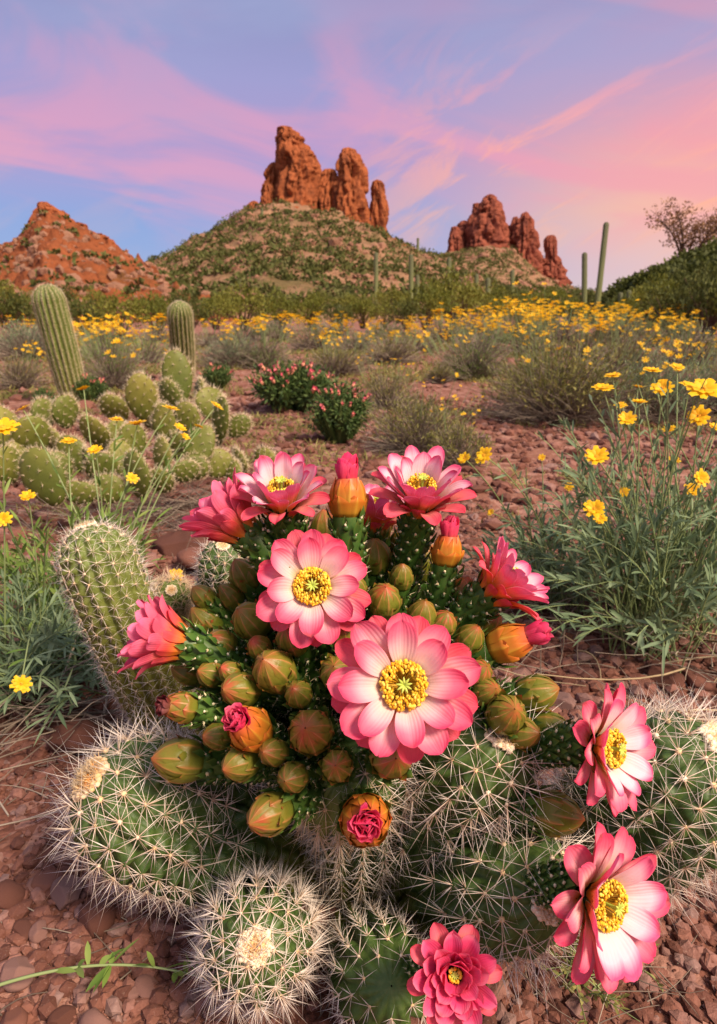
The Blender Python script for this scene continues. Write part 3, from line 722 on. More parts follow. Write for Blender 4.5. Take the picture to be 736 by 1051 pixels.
# ------------------------------------------------------------------ shrubs and trees at the foot of the hills
def shrub_proto(name, mat, n, per, leaf, flat_=0.62):
    root = thing(name, 'x', 'shrub')
    a = rng.uniform(0, 2*PI, n); r = np.sqrt(rng.uniform(0, 1, n)) * 0.8
    C = np.stack([r * np.cos(a), r * np.sin(a), 0.25 + rng.uniform(0.0, 1.0, n) * flat_ * (1 - r * 0.75)], -1)
    s = rng.uniform(0.18, 0.36, n)
    mb = MB(); clump_cloud(mb, C, np.stack([s, s, s * 0.8], -1), per, leaf, n=2, asp=0.7)
    mb.build('foliage', mat, root)
    mb = MB(); m = 22
    p2 = C[rng.integers(0, n, m)]; p0 = np.zeros((m, 3)); p0[:, :2] = rng.normal(0, 0.06, (m, 2)); p0[:, 2] = -0.15
    multi_tubes(mb, p0, p0 * 0.5 + p2 * 0.5 + np.array([0, 0, 0.12]), p2, 0.025, 0.006, 4, 4)
    mb.build('stem', M['bark'], root)
    return root
SHG = 'green shrubs along the foot of the hills'
protos = [shrub_proto('desert_shrub', M['shrub'], 34, 44, 0.075), shrub_proto('desert_shrub', M['shrub'], 26, 48, 0.085, 0.85), shrub_proto('desert_shrub', M['shrub_dark'], 30, 46, 0.08)]
shr = []
#       px   base  width_px height_px dist kind
for a in [(438, 331, 66, 44, 24, 0), (466, 330, 70, 52, 27, 1), (418, 334, 44, 28, 20, 2), (250, 334, 64, 42, 26, 1), (288, 334, 56, 36, 28, 0), (222, 334, 50, 30, 24, 1), (318, 333, 52, 32, 30, 0), (345, 334, 40, 26, 26, 2), (372, 332, 46, 30, 30, 0),
          (395, 333, 38, 26, 27, 1), (195, 336, 50, 30, 22, 2), (162, 338, 60, 36, 20, 0), (125, 340, 62, 40, 19, 1), (88, 340, 54, 36, 20, 2), (55, 340, 60, 34, 21, 0), (18, 340, 66, 44, 19, 2), (-15, 342, 60, 48, 19, 0),
          (505, 330, 56, 38, 30, 1), (535, 330, 54, 30, 32, 0), (560, 330, 44, 26, 30, 2), (585, 330, 46, 26, 30, 0), (625, 331, 44, 22, 26, 2), (655, 332, 58, 30, 24, 0), (690, 334, 70, 44, 21, 2), (728, 336, 74, 60, 20, 2), (765, 338, 80, 64, 19, 0), (668, 322, 60, 40, 33, 0), (712, 316, 70, 46, 33, 2),
          (30, 322, 40, 24, 40, 0), (100, 325, 50, 28, 44, 1), (150, 326, 46, 24, 44, 0), (270, 322, 40, 22, 50, 2), (330, 320, 44, 20, 52, 0), (400, 318, 44, 24, 55, 1), (450, 316, 40, 26, 60, 0), (520, 314, 46, 24, 60, 2), (480, 318, 50, 26, 48, 1), (560, 316, 50, 22, 55, 0), (600, 318, 48, 22, 50, 2), (360, 322, 40, 20, 46, 1), (235, 322, 44, 24, 46, 0), (185, 322, 48, 26, 44, 2), (60, 318, 50, 30, 50, 2), (0, 318, 52, 34, 46, 1)]:
    shr.append(a)
KIND = ['bushy yellow green desert shrub at the foot of the hills', 'tall rounded green desert shrub at the foot of the hills', 'dark green desert shrub at the foot of the hills', 'greyish sage shrub at the foot of the hills']
used = set()
for (px, yb, wp, hp, d, k) in shr:
    b = W(px, yb, d); sx = wp / FPX * d / 2.0 * 0.95; szz = hp / FPX * d / (1.35 if k == 1 else 1.1) * 1.2
    if k not in used:
        r = protos[k]; r.location = Vector(b); r.scale = (sx, sx, szz); r.rotation_euler.z = rng.uniform(0, 6); used.add(k)
        r['label'] = KIND[k]; r['group'] = SHG
    else:
        r = dup(protos[k], b, rng.uniform(0, 6), (sx, sx, szz), KIND[k], SHG)
def bare_tree(px, yb, yt, wpx, d):
    b = W(px, yb, d); H = (yb - yt) / FPX * d; Wd = wpx / FPX * d
    root = thing('bare_tree', 'sparse reddish brown tree on the dark green hillside against the sky', 'tree', b)
    trunk = MB(); tips = []
    for k in range(7):
        a = k * 2.4 + rng.uniform(0, 1); sp = rng.uniform(0.25, 0.55) * Wd
        e = b + np.array([math.cos(a) * sp, math.sin(a) * sp * 0.6, H * rng.uniform(0.55, 0.95)])
        P = bez(b - np.array([0, 0, 0.6]), b * 0.6 + e * 0.4 + np.array([0, 0, 0.25 * H]), e, 9)
        tube(trunk, P, np.linspace(0.09, 0.02, 9) * H / 3, 6)
        for q in range(16):
            o = P[rng.integers(3, 9)]; v = nz(np.array([rng.normal(), rng.normal() * 0.6, rng.uniform(0.0, 1.1)])) * rng.uniform(0.15, 0.38) * H
            tube(trunk, bez(o, o + v * 0.5 + np.array([0, 0, 0.05 * H]), o + v, 5), np.linspace(0.022, 0.007, 5) * H / 3, 4); tips += [o + v, o + v * 0.75]
    trunk.build('trunk', M['bark'], root)
    mb = MB(); tips = np.array(tips); s = np.full((len(tips), 3), 0.12 * H)
    clump_cloud(mb, tips, s, 12, 0.05 * H, asp=0.55); mb.build('crown', M['shrub_red'], root)
bare_tree(703, 272, 219, 66, 58)
# ------------------------------------------------------------------ the flowering clump
BASE = np.array([0.0, 0.67, 0.0]); DC = np.array([0.0, 0.655, 0.165])
def wool_tip(root_part, tip, T, R, n=64, orange=0.4, spread=0.30):
    mb = MB(); i = np.arange(n); a = i * 2.39996; r = np.sqrt((i + 0.4) / n) * R * spread
    U = nz(np.cross(T, [0.3, 0.2, 0.9])); B = np.cross(T, U)
    P = tip + r[:, None] * (np.cos(a)[:, None] * U + np.sin(a)[:, None] * B) - T * (r**2 / R * 0.6)[:, None] + T * 0.002
    s = R * 0.046 * rng.uniform(0.7, 1.3, n) * (0.75 + 0.5 * (r / (R * spread)))
    c = randc(n); c[:, 0] = np.clip(r / (R * spread) * 1.1 + (0.5 - orange) + rng.normal(0, 0.1, n), 0, 1)
    blobs(mb, P, np.stack([s, s, s], -1), 1, 0.25, c, sm=True)
    # short bristles of the growing tip
    m = n * 9; k = rng.integers(0, n, m); d = nz(T + rng.normal(0, 0.55, (m, 3)))
    cc = randc(m); cones(mb, P[k], P[k] + d * (R * 0.14 * rng.uniform(0.4, 1.3, m))[:, None], R * 0.008, cc)
    return mb.build('wool_crown', M['wool'], root_part)
def stem(parent, axis, R, N=14, spacing=0.017, L=0.030, mat='stem', smat='spine', nrad=10, ncen=3, tan_frac=0.0, crown=True, depth=0.17, name='stem', bare=0.0, srad=0.00047, taper=0.8, orange=0.4, tub=0.09, down=0.0, label=None, tip=1.1, el=(0.1, 0.8)):
    mb, ar, tipP, T = column_mesh(axis, R, N, depth, spacing, tub, taper=taper, ph=rng.uniform(0, 1), tip=tip)
    o = mb.build(name, M[mat], parent)
    if label: o['label'] = label
    keep = ar[:, 9] > bare * rng.uniform(0.6, 1.2, len(ar)); ar = ar[keep]
    sp = spine_mesh(ar, L, srad, nrad, ncen, el=el, lvar=(0.4, 1.2), tipboost=0.25, down=down); mbw = sp; m = len(ar); s = R * 0.022 * rng.uniform(0.7, 1.3, m) * (1 + 1.0 * ar[:, 9]**4); c = randc(m); c[:, 0] = rng.uniform(0.5, 1, m)
    blobs(mbw, ar[:, :3] + ar[:, 3:6] * 0.0006, np.stack([s, s, s], -1), 1, 0.2, c, 1, sm=True); mbw.build('spines', [M[smat], M['wool']], o)
    if crown: wool_tip(o, tipP, T, R, orange=orange)
    return o

def petal_ring(mb, O, A, n, L, Wd, a0, a1, r0=0.010, ph=0.0, cup=0.22, mat=0, tipc=0.0, twist=0.0, jit=1.0, nu=17, nv=9, point=0.6, lift=0.0):
    U = nz(np.cross(A, [0.13, 0.25, 0.95])); B = np.cross(A, U)
    t = np.linspace(0, 1, nu); sv = np.linspace(-1, 1, nv)
    wprof = np.where(t < 0.64, 0.30 + 0.70 * np.sin(np.clip(t / 0.64, 0, 1) * PI / 2) ** 1.25, np.maximum(1 - ((t - 0.64) / 0.36) ** 2.2, 0.0) ** 0.46)
    wprof[-1] = 0.16
    for q in range(n):
        ang = 2*PI * (q + ph) / n + rng.normal(0, 0.07) * jit
        l = L * rng.uniform(0.92, 1.07) ** jit; w = Wd * rng.uniform(0.9, 1.1)
        aa0 = a0 + rng.normal(0, 0.05) * jit; aa1 = a1 + rng.normal(0, 0.10) * jit
        al = aa0 + (aa1 - aa0) * (t ** 1.1) + tipc * t ** 4
        dt = 1 / (nu - 1)
        rr = r0 + np.concatenate([[0], np.cumsum(np.sin((al[1:] + al[:-1]) / 2) * dt * l)])
        zz = lift + np.concatenate([[0], np.cumsum(np.cos((al[1:] + al[:-1]) / 2) * dt * l)])
        radial = math.cos(ang) * U + math.sin(ang) * B; sd = np.cross(A, radial)
        C = O + rr[:, None] * radial + zz[:, None] * A
        Tn = np.sin(al)[:, None] * radial + np.cos(al)[:, None] * A
        Nn = -np.cos(al)[:, None] * radial + np.sin(al)[:, None] * A       # inner (upper) side
        hw = (w * 0.5 * wprof)[:, None]
        tw = rng.normal(0, 0.16) * jit + twist
        wav = perlin(np.stack([t[:, None] * 2.6 + 0 * sv, sv[None] * 1.1 + 0 * t[:, None], np.full((nu, nv), rng.uniform(0, 99))], -1))
        off = hw * (cup * sv[None]**2 + tw * sv[None] * t[:, None] - 0.10 * np.exp(-(sv[None] / 0.22)**2)) + wav * l * 0.075 * t[:, None]
        notch = -0.035 * l * (np.abs(sv[None]) < 0.2) * (t[:, None] > 0.95) * rng.uniform(-1, 1)
        P = C[:, None] + sd * (hw * sv[None])[..., None] * (1 + 0.0) + Nn[:, None] * off[..., None] + Tn[:, None] * notch[..., None]
        c = np.zeros((nu, nv, 4)); c[..., 0] = t[:, None]; c[..., 1] = np.abs(sv)[None]; c[..., 2] = rng.uniform(0, 1)
        f = grid_faces(nu, nv)
        mb.add(P, f, c.reshape(-1, 4), mat)
        c2 = c.copy(); c2[..., 3] = 1.0
        th = 0.0007 * (1 - 0.6 * np.abs(sv))[None, :, None]
        mb.add(P - Nn[:, None] * th, f[:, ::-1], c2.reshape(-1, 4), mat)
def scaly_tube(parent, P, r0, r1, nsc=90, name='floral_tube', tuft=True, sl=0.0085):
    mb = MB(); n = len(P); tt = np.linspace(0, 1, n)
    rad = r0 + (r1 - r0) * tt ** 0.8
    c = np.zeros((n, 4)); c[:, 2] = 0.3 + 0.4 * tt
    tube(mb, P, rad, 14, c)
    T, U, B = frames(P)
    f = (np.arange(nsc) + 0.5) / nsc; a = np.arange(nsc) * 2.39996 + rng.uniform(0, 6)
    x = f * (n - 1)
    ip = lambda Y: np.stack([np.interp(x, np.arange(n), Y[:, i]) for i in range(3)], -1)
    rr = np.interp(x, np.arange(n), rad)[:, None]
    d = np.cos(a)[:, None] * ip(U) + np.sin(a)[:, None] * ip(B); Tn = nz(ip(T))
    pos = ip(P) + d * rr * 0.97
    cc = randc(nsc)
    L = sl * rng.uniform(0.7, 1.3, nsc) * (0.8 + 0.7 * f)
    # tubercle under each scale
    s = rr[:, 0] * 0.26
    blobs(mb, pos - Tn * 0.001, np.stack([s, s, s], -1), 1, 0.05, np.stack([f*0, f*0, 0.3 + 0.5 * cc[:, 0], f*0], -1), 0, True)
    leaves(mb, pos, nz(Tn * 0.95 + d * 0.45), d, L * 1.35, L * 0.55, cc, n=2, fold=0.5, mat=1)
    if tuft:
        tp = pos + d * rr * 0.22 + Tn * 0.0022
        s = 0.0010 * rng.uniform(0.7, 1.6, nsc)
        blobs(mb, tp, np.stack([s, s, s * 1.2], -1), 1, 0.2, cc, 2, True)
        k = np.repeat(np.arange(nsc), 3); dd = nz(d[k] + Tn[k] * 0.5 + rng.normal(0, 0.45, (len(k), 3)))
        cones(mb, tp[k], tp[k] + dd * (0.0050 * rng.uniform(0.4, 1.5, len(k)))[:, None], 0.00028, randc(len(k)), 2)
    return mb.build(name, [M['tube'], M['scale'], M['tuft']], parent)
def stamens(parent, O, A, r0, r1, h, n=110, name='stamens', spread=1.0):
    U = nz(np.cross(A, [0.13, 0.25, 0.95])); B = np.cross(A, U)
    a = rng.uniform(0, 2*PI, n); q = np.sqrt(rng.uniform(0.03, 1, n))
    dr = np.cos(a)[:, None] * U + np.sin(a)[:, None] * B
    rt = r0 + (r1 - r0) * q
    hh = h * (0.62 + 0.35 * np.sin(q * PI * 0.75) - 0.12 * q**2) * rng.uniform(0.85, 1.12, n)
    p0 = O + dr * (r0 * 0.9 * rng.uniform(0.4, 1, n))[:, None] - A * 0.002
    p2 = O + dr * rt[:, None] + A * hh[:, None]
    p1 = (p0 * 0.55 + p2 * 0.45) + A * (h * 0.3)
    mb = MB(); multi_tubes(mb, p0, p1, p2, 0.00045, 0.0003, 4, 3, randc(n), 1)
    s = 0.00105 * rng.uniform(0.75, 1.25, n)
    blobs(mb, p2, np.stack([s, s * 1.05, s * 1.35], -1), 1, 0.2, randc(n), 0, True)
    return mb.build(name, [M['stamen'], M['filament']], parent)
def pistil(parent, O, A, h, s=1.0):
    U = nz(np.cross(A, [0.13, 0.25, 0.95])); B = np.cross(A, U); mb = MB()
    tube(mb, np.array([O, O + A * h * 0.6, O + A * h]), 0.0014 * s, 6, (0, 0, 0.4, 0))
    for q in range(9):
        a = 2*PI * q / 9; r = math.cos(a) * U + math.sin(a) * B
        tube(mb, bez(O + A * h * 0.97, O + A * (h + 0.004 * s) + r * 0.002 * s, O + A * (h + 0.0035 * s) + r * 0.0058 * s, 5), np.array([0.0011, 0.0012, 0.0011, 0.0009, 0.0003]) * s, 5, (0, 0, rng.uniform(0.3, 1), 0))
    return mb.build('pistil', M['pistil'], parent)

clump = thing('flowering_cactus', 'large clump of green cactus stems covered in pink flowers and olive buds', 'cactus', BASE)
def attach(P, A, k=0.55, root=None):
    q = P + (((DC + np.array([0, 0.01, -0.05])) if root is None else np.asarray(root)) - P) * k
    return bez(q, P - A * np.linalg.norm(q - P) * 0.5, P, 16)
def part_empty(name, P, label=None):
    o = bpy.data.objects.new(name, None); COL.objects.link(o); o.parent = clump; o.empty_display_size = 0.01
    o.location = Vector(P - BASE)
    if label: o['label'] = label
    return o
def flower(px, py, d, D, A, style, label=None, tr=(0.011, 0.0165), root=None, k=0.55, nst=220, tubel=True):
    A = camdir(*A); O = W(px, py, d); f = part_empty('flower', O, label)
    L = D * 0.5
    mb = MB(); mats = [M['petal_pink'], M['petal_coral'], M['petal_pale'], M['petal_magenta']]
    if style == 'open':           # flat open, facing the viewer
        petal_ring(mb, O, A, 8, L * 0.84, L * 0.47, R_(46), R_(76), 0.010, 0.25, mat=0, lift=0.005)
        petal_ring(mb, O, A, 9, L * 0.97, L * 0.51, R_(62), R_(88), 0.011, 0.0, mat=0, lift=0.002)
        petal_ring(mb, O, A, 9, L * 0.94, L * 0.44, R_(76), R_(100), 0.011, 0.5, mat=1)
        sr, sh, pl = (0.006, L * 0.37), L * 0.34, L * 0.38
    elif style == 'bowl':         # cup seen from the side
        petal_ring(mb, O, A, 8, L * 1.0, L * 0.40, R_(14), R_(34), 0.011, 0.2, mat=2, lift=0.004)
        petal_ring(mb, O, A, 10, L * 1.08, L * 0.40, R_(26), R_(54), 0.012, 0.0, mat=2, lift=0.002)
        petal_ring(mb, O, A, 9, L * 1.0, L * 0.36, R_(40), R_(82), 0.013, 0.5, mat=1, tipc=R_(12))
        petal_ring(mb, O, A, 8, L * 0.55, L * 0.30, R_(24), R_(44), 0.0145, 0.1, mat=1, lift=-0.006)
        sr, sh, pl = (0.006, L * 0.30), L * 0.60, L * 0.70
    elif style == 'funnel':       # half open, side on
        petal_ring(mb, O, A, 8, L * 1.15, L * 0.44, R_(10), R_(26), 0.010, 0.2, mat=2)
        petal_ring(mb, O, A, 9, L * 1.15, L * 0.44, R_(16), R_(40), 0.012, 0.0, mat=0)
        petal_ring(mb, O, A, 9, L * 0.98, L * 0.38, R_(24), R_(52), 0.0135, 0.5, mat=0, tipc=R_(14))
        petal_ring(mb, O, A, 9, L * 0.70, L * 0.30, R_(22), R_(40), 0.0145, 0.2, mat=1, lift=-0.006)
        sr, sh, pl = (0.006, L * 0.24), L * 0.7, L * 0.8
    elif style == 'wide':         # wide, turned partly away
        petal_ring(mb, O, A, 8, L * 0.95, L * 0.47, R_(34), R_(60), 0.010, 0.25, mat=2, lift=0.004)
        petal_ring(mb, O, A, 10, L * 1.04, L * 0.48, R_(48), R_(76), 0.011, 0.0, mat=0, lift=0.002)
        petal_ring(mb, O, A, 10, L * 0.98, L * 0.44, R_(60), R_(92), 0.012, 0.5, mat=0)
        sr, sh, pl = (0.006, L * 0.36), L * 0.40, L * 0.48
    elif style == 'double':       # small, full of petals
        for i, (n, l, a, m_) in enumerate(((7, 0.55, 28, 3), (8, 0.70, 44, 3), (9, 0.85, 60, 3), (9, 0.98, 76, 3), (8, 1.0, 90, 1))):
            petal_ring(mb, O, A, n, L * l, L * 0.52, R_(a * 0.55), R_(a), 0.006 + 0.0012 * i, i * 0.37, cup=0.4, mat=m_, jit=1.3, lift=0.006 - i * 0.0015)
        sr, sh, pl = (0.003, L * 0.17), L * 0.26, L * 0.28
    mb.build('petals', mats, f)
    stamens(f, O + A * 0.003, A, sr[0], sr[1], sh, nst)
    pistil(f, O, A, pl, 1.0 if style != 'double' else 0.6)
    P = attach(O - A * 0.002, A, k, root)
    scaly_tube(f, P, tr[0], tr[1], 110)
    return f
def bud_shape(o, P, A, R, L, nr=9, mat='bud', open_=0.0):
    mb = MB(); nu, k = 22, nr * 6
    t = np.linspace(0, 1, nu); th = np.linspace(0, 2*PI, k, endpoint=False) + rng.uniform(0, 1)
    prof = np.interp(t, [0, 0.12, 0.38, 0.6, 0.8, 0.92, 1.0], [0.66, 0.88, 1.0, 0.95, 0.70, 0.36, 0.04])
    if open_: prof = np.interp(t, [0, 0.15, 0.45, 0.75, 1.0], [0.62, 0.86, 1.0, 0.86, 0.58])
    cr = np.abs(np.cos(nr * (th + 0.0) / 2)) ** 1.0
    tw = th[None] + 0.22 * t[:, None]
    r = R * prof[:, None] * (1 - 0.085 * (1 - cr)[None] * np.sin(PI * np.clip(t * 0.9 + 0.1, 0, 1))[:, None])
    U = nz(np.cross(A, [0.13, 0.25, 0.95])); B = np.cross(A, U)
    V = P + (t * L)[:, None, None] * A + (r * 0.94)[..., None] * (np.cos(tw)[..., None] * U + np.sin(tw)[..., None] * B)
    c = np.zeros((nu, k, 4)); c[..., 0] = t[:, None]; c[..., 1] = 0; c[..., 2] = rng.uniform(0, 1)
    mb.add(V, grid_faces(nu, k, True), c.reshape(-1, 4), 0)
    sv = np.linspace(-1, 1, 11); rb = rng.uniform(0, 1)
    for tier, (ns_, t0_, t1_, ro) in enumerate(((6, 0.0, 0.62, 1.05), (8, 0.0, 1.0, 1.0))):
        for q in range(ns_):
            a0 = 2*PI * (q + 0.5 * tier) / ns_ + rng.normal(0, 0.06); te = min(t1_ * rng.uniform(0.92, 1.05), 1.03)
            tl = np.linspace(t0_, te, nu); x = (tl - t0_) / (te - t0_)
            ww = 2*PI / ns_ * 0.66 * np.where(x < 0.55, 1.0, np.maximum(1 - ((x - 0.55) / 0.45) ** 1.7, 0.02))
            rp = np.interp(tl, t, prof) * R * ro
            if open_: rp = rp * (1 + 0.10 * x**3)
            an = a0 + sv[None] * ww[:, None] + 0.18 * tl[:, None]
            rr = rp[:, None] * (1 + 0.035 * sv[None] + 0.055 * np.exp(-(sv[None] / 0.16)**2) - 0.03 * sv[None]**2)
            Vq = P + (tl * L)[:, None, None] * A + rr[..., None] * (np.cos(an)[..., None] * U + np.sin(an)[..., None] * B)
            c = np.zeros((nu, 11, 4)); c[..., 0] = (tl if tier else tl + 0.25)[:, None]; c[..., 1] = np.maximum(1 - np.abs(sv) * 1.0, (np.abs(sv) > 0.95) * 0.85)[None]; c[..., 2] = np.clip(rb + rng.normal(0, 0.15), 0, 1)
            mb.add(Vq, grid_faces(nu, 11), c.reshape(-1, 4), 0)
    # loose overlapping bracts round the lower half
    n = 7; a = np.arange(n) * 2.4 + rng.uniform(0, 6); d = np.cos(a)[:, None] * U + np.sin(a)[:, None] * B
    hf = rng.uniform(0.02, 0.3, n); b = P + A * (hf * L)[:, None] + d * (R * np.interp(hf, t, prof) * 0.96)[:, None]
    leaves(mb, b, nz(A * 0.9 + d * 0.30), d, L * 0.40, R * 0.55, np.stack([a*0, np.zeros(n), rng.uniform(0, 1, n), a*0], -1), n=4, fold=-0.4, mat=0)
    return mb, U, B, V[-1].mean(0), R * prof[-1]
nb = [0]
def dome(px, py, R):
    r = ray(px, py); r = r / np.linalg.norm(r); oc = CAMP - DC
    b = np.dot(oc, r); c = np.dot(oc, oc) - R * R; disc = b*b - c
    tt = -b - math.sqrt(disc) if disc > 0 else -b
    return CAMP + r * tt
def bud(px, py, w, R=0.205, A=None, kind='bud', label=None, d=None, k=0.5, root=None, up=0.25):
    P = dome(px, py, R) if d is None else W(px, py, d)
    depth = np.dot(P - CAMP, FWD)
    if A is None: A = nz((P - (DC + np.array([0, 0.03, -0.09]))) + np.array([0, 0, 0.03])); A = nz(A + np.array([0, 0, up * 0.4]))
    else: A = camdir(*A)
    r = w * 0.46 / FPX * depth * rng.uniform(0.94, 1.05); L = r * rng.uniform(2.2, 2.7)
    P = P - A * L * 0.45
    o = part_empty('bud', P, label)
    if kind == 'bud':
        mb, *_ = bud_shape(o, P, A, r, L); mb.build('calyx', M['bud'], o)
    else:
        mat = {'tip': 'bud_orange', 'face': 'bud', 'dry': 'bud', 'orange': 'bud_orange'}[kind]
        if kind == 'orange':
            mb, *_ = bud_shape(o, P, A, r, L * 1.2); mb.build('calyx', M[mat], o)
        else:
            mb, U, B, tp, tr_ = bud_shape(o, P, A, r, L * 0.92, mat=mat, open_=1.0); mb.build('calyx', M[mat if kind != 'face' else 'bud_orange'], o)
            pm = MB(); pmat = 'petal_dry' if kind == 'dry' else 'petal_magenta'
            lt = {'tip': 1.5, 'face': 0.85, 'dry': 1.0}[kind]
            q = tp - A * r * 0.25
            spread = {'tip': 4, 'face': 34, 'dry': 20}[kind]
            petal_ring(pm, q, A, 5, r * lt, r * 0.75, R_(2), R_(-6), r * 0.16, 0.2, cup=0.5, twist=0.5, jit=1.6, nu=9, nv=5)
            petal_ring(pm, q, A, 7, r * lt * 0.94, r * 0.7, R_(8), R_(spread * 0.5), r * 0.28, 0.0, cup=0.5, twist=0.5, jit=1.8, nu=9, nv=5)
            petal_ring(pm, q, A, 8, r * lt * 0.82, r * 0.62, R_(14), R_(spread), r * 0.42, 0.5, cup=0.4, twist=0.3, jit=1.8, nu=9, nv=5)
            pm.build('petals', M[pmat], o)
    scaly_tube(o, attach(P + A * r * 0.15, A, k, root), r * 0.64, r * 0.86, 84)
    return o

# stems of the clump: some hidden under the buds, four with their spiny flanks in view
def S_(a, b, mid=None, n=26):
    a, b = np.asarray(a, float), np.asarray(b, float)
    return bez(a, (a + b) / 2 if mid is None else np.asarray(mid), b, n)
stem(clump, S_(BASE + [0.0, 0.04, -0.02], DC + [-0.01, 0.03, 0.13]), 0.055, L=0.0268, crown=False)
stem(clump, S_(BASE + [-0.03, 0.0, -0.02], DC + [-0.10, -0.01, 0.075], BASE + [-0.06, 0, 0.12]), 0.05, L=0.0268, crown=False)
stem(clump, S_(BASE + [0.0, -0.03, -0.02], DC + [0.005, -0.115, 0.085], BASE + [0, -0.06, 0.13]), 0.05, L=0.0293, crown=False)
stem(clump, S_(BASE + [0.03, 0.01, -0.02], DC + [0.085, 0.0, 0.085], BASE + [0.05, 0.01, 0.13]), 0.05, L=0.0293, crown=False)
stem(clump, S_(DC + [-0.01, 0.0, -0.09], W(348, 800, 0.605), DC + [-0.02, -0.06, -0.02]), 0.042, L=0.0293, smat='spine_tan', mat='stem_olive', crown=False, nrad=8, bare=0.5)
stem(clump, S_(BASE + [0.03, -0.02, -0.02], W(517, 752, 0.60), BASE + [0.07, -0.06, 0.13]), 0.054, L=0.0390, nrad=7, ncen=4, bare=0.72, label='green stem with long tan spines bearing a tuft of buds')
stem(clump, S_(BASE + [0.075, -0.04, -0.01], W(566, 925, 0.575), W(500, 888, 0.66)), 0.057, L=0.0390, nrad=7, ncen=4, bare=0.74, orange=0.2, label='low stem lying right under a big pink flower')
stem(clump, S_(BASE + [0.0, -0.07, -0.03], W(402, 1012, 0.575), W(385, 1000, 0.66)), 0.043, L=0.020, nrad=6, crown=False, bare=0.4, label='low dark stem behind the full magenta flower')

# flowers:  px, py = throat
flower(413, 703, 0.50, 0.093, (0.0, 0.24, 1), 'open', 'largest flower, wide open and facing the viewer', nst=420)
flower(321, 604, 0.60, 0.087, (0.04, 0.26, 1), 'open', 'second open flower facing the viewer', nst=330)
flower(250, 545, 0.68, 0.094, (-0.80, 0.70, 0.15), 'funnel', 'pink flower turned left, seen from behind')
flower(290, 520, 0.67, 0.086, (0.02, 0.80, 0.68), 'bowl', 'pale pink bowl flower on the upper left')
flower(430, 520, 0.68, 0.096, (0.05, 0.80, 0.66), 'bowl', 'pale pink bowl flower at the top')
flower(505, 608, 0.66, 0.086, (0.72, 0.62, 0.30), 'bowl', 'pink flower leaning right at mid height')
flower(185, 660, 0.64, 0.088, (-0.90, 0.30, 0.22), 'funnel', 'half open flower pointing left')
flower(612, 766, 0.57, 0.084, (0.64, 0.14, 0.75), 'wide', 'wide pink flower leaning right over a spiny stem', root=W(520, 790, 0.66), k=0.9, nst=300)
flower(606, 920, 0.535, 0.100, (0.52, 0.10, 0.85), 'wide', 'large low pink flower with a golden centre', root=W(530, 915, 0.60), k=0.9, nst=330)
flower(466, 998, 0.50, 0.054, (-0.06, 0.40, 1), 'double', 'full magenta flower with many petals', root=W(425, 1000, 0.60), k=0.9, nst=36)
flower(384, 540, 0.76, 0.085, (0.12, 0.95, 0.25), 'bowl', 'pale flower mostly hidden behind buds')

# opening buds with magenta tips
bud(357, 512, 40, 0.22, (-0.02, 1, 0.10), 'tip', 'opening bud with a magenta tip, upright at the top', d=0.66)
bud(459, 566, 34, 0.22, (0.10, 1, 0.15), 'tip', 'opening bud with a magenta tip, upright on the right', d=0.68)
bud(522, 660, 40, 0.22, (0.75, 0.35, 0.35), 'tip', 'opening bud with a magenta tip pointing right', d=0.63)
bud(256, 748, 46, 0.22, (-0.34, 0.62, 0.75), 'face', 'opening bud with a red ruffled centre')
bud(375, 842, 52, 0.215, (0.04, 0.30, 1), 'face', 'low opening bud with a ruffled magenta centre', d=0.555)
bud(186, 726, 32, 0.24, (-0.75, 0.25, 0.55), 'dry', 'withered bud with dark red dry petals')
